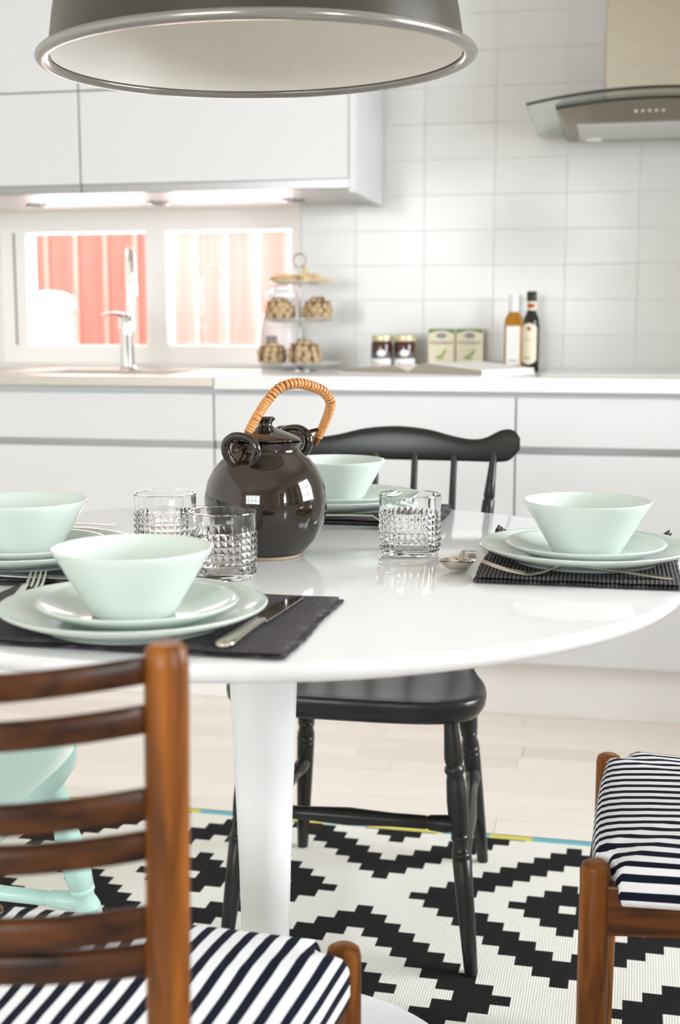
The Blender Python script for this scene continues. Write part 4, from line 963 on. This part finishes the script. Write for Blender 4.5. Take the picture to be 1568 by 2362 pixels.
# bottles
t = thing('oil_bottle', 'square amber oil bottle with white cap and tall white label', 'bottle', (-0.287, 3.87, CT), R(6))
def sq(h, z, rd=0.006):
    o_ = []
    for qx, qy, a0 in ((1, 1, 0), (-1, 1, PI / 2), (-1, -1, PI), (1, -1, 3 * PI / 2)):
        for i in range(5): a = a0 + i * PI / 8; o_.append((qx * (h - rd) + rd * math.cos(a), qy * (h - rd) + rd * math.sin(a), z))
    return o_
MB().rings([sq(0.0255, 0), sq(0.0268, 0.003), sq(0.0268, 0.138), sq(0.0245, 0.150, 0.010), sq(0.0165, 0.164, 0.010), sq(0.0135, 0.170, 0.0125), sq(0.0130, 0.185, 0.0125)]).obj('bottle', 'amber', t, ang=40)
MB().lathe([(0.0145, 0.168), (0.0150, 0.170), (0.0150, 0.218), (0.0135, 0.2205), (0, 0.2205)], 28).obj('cap', 'white_cap', t)
MB().box(-0.0215, 0.0185, -0.0274, -0.0268, 0.016, 0.128).obj('label', 'paper', t, smooth=False)
MB().box(-0.015, 0.012, -0.0277, -0.0274, 0.026, 0.029).obj('print_line', 'print_grey', t, smooth=False)
t = thing('vinegar_bottle', 'dark round bottle with black cap, cream label and red seal', 'bottle', (-0.2265, 3.72, CT), 0)
MB().lathe([(0, 0), (0.0215, 0), (0.0235, 0.004), (0.0240, 0.128), (0.0215, 0.148), (0.0150, 0.163), (0.0128, 0.172), (0.0125, 0.20), (0, 0.20)], 36).obj('bottle', 'dark_glass', t)
MB().lathe([(0.0133, 0.196), (0.0138, 0.198), (0.0138, 0.222), (0.0125, 0.224), (0, 0.224)], 28).obj('cap', 'black_cap', t)
def warc(a0, a1, z0, z1, r, m_, nm, ends=0.0):
    MB().grid(lambda u, v: (r * math.sin(a0 + (a1 - a0) * u), -r * math.cos(a0 + (a1 - a0) * u), (z0 + ends * (2 * u - 1) ** 2) + ((z1 - ends * (2 * u - 1) ** 2) - (z0 + ends * (2 * u - 1) ** 2)) * v), 14, 4).obj(nm, m_, t)
warc(-1.25, 0.75, 0.022, 0.136, 0.0244, 'cream_label', 'label', 0.012); warc(-0.42, 0.02, 0.116, 0.126, 0.0247, 'print_red', 'seal'); warc(-0.75, 0.15, 0.088, 0.092, 0.0247, 'print_pink', 'print_line'); warc(-0.7, 0.0, 0.038, 0.041, 0.0247, 'print_brown', 'print_line')
warc(-1.4, 1.4, 0.172, 0.196, 0.0136, 'cream_label', 'neck_label'); warc(-0.9, 0.7, 0.178, 0.190, 0.0139, 'print_red', 'neck_print')
# open book
bk = thing('open_book', 'large open book lying on the white worktop before the jars', 'book', (-0.53, 3.437, CT), R(-25))
pg = 0.226; ph = 0.275
def hump(u): return 0.003 + 0.026 * (1 - (1 - min(1, u / 0.24)) ** 2) * (1 - 0.62 * max(0, u - 0.24) / 0.76)
for s in (-1, 1):
    n_ = 24; ks = 1.0 if s > 0 else 0.72; poly = [(s * pg * i / n_, 0.0028 + hump(i / n_) * ks) for i in range(n_ + 1)] + [(s * pg, 0.0028), (0, 0.0028)]
    MB().prism(poly, 0, ph).obj('page_block', 'page', bk, ang=40)
    for e0, e1 in ((-0.0008, 0), (ph, ph + 0.0008)): MB().prism([(x, z) for x, z in poly], e0, e1).obj('page_edge', 'page_edge', bk, ang=40)
    MB().box(min(0, s * (pg + 0.004)), max(0, s * (pg + 0.004)), -0.003, ph + 0.003, 0, 0.0026).obj('cover', 'paper', bk, smooth=False)

# ================================================================== PICTURES ON THE RIGHT WALL (seen in the teapot)
k = 0
for i in range(2):
    for j in range(3):
        t = thing('picture_frame', 'dark framed picture on the right wall, row %s, %s the far window' % (('bottom', 'middle', 'top')[j], ('away from', 'next to')[i]), 'picture', (RX - 0.012, 0.42 + i * 0.5, 0.95 + j * 0.42), 0, 'pictures on the right wall')
        f = MB(); w, h = 0.17, 0.17
        f.box(-0.012, 0.0115, -w, w, -h, -h + 0.03); f.box(-0.012, 0.0115, -w, w, h - 0.03, h); f.box(-0.012, 0.0115, -w, -w + 0.03, -h + 0.03, h - 0.03); f.box(-0.012, 0.0115, w - 0.03, w, -h + 0.03, h - 0.03); f.obj('frame', 'frame_black', t, smooth=False)
        MB().box(0.0, 0.011, -w + 0.03, w - 0.03, -h + 0.03, h - 0.03).obj('print', 'picture_paper', t, smooth=False)
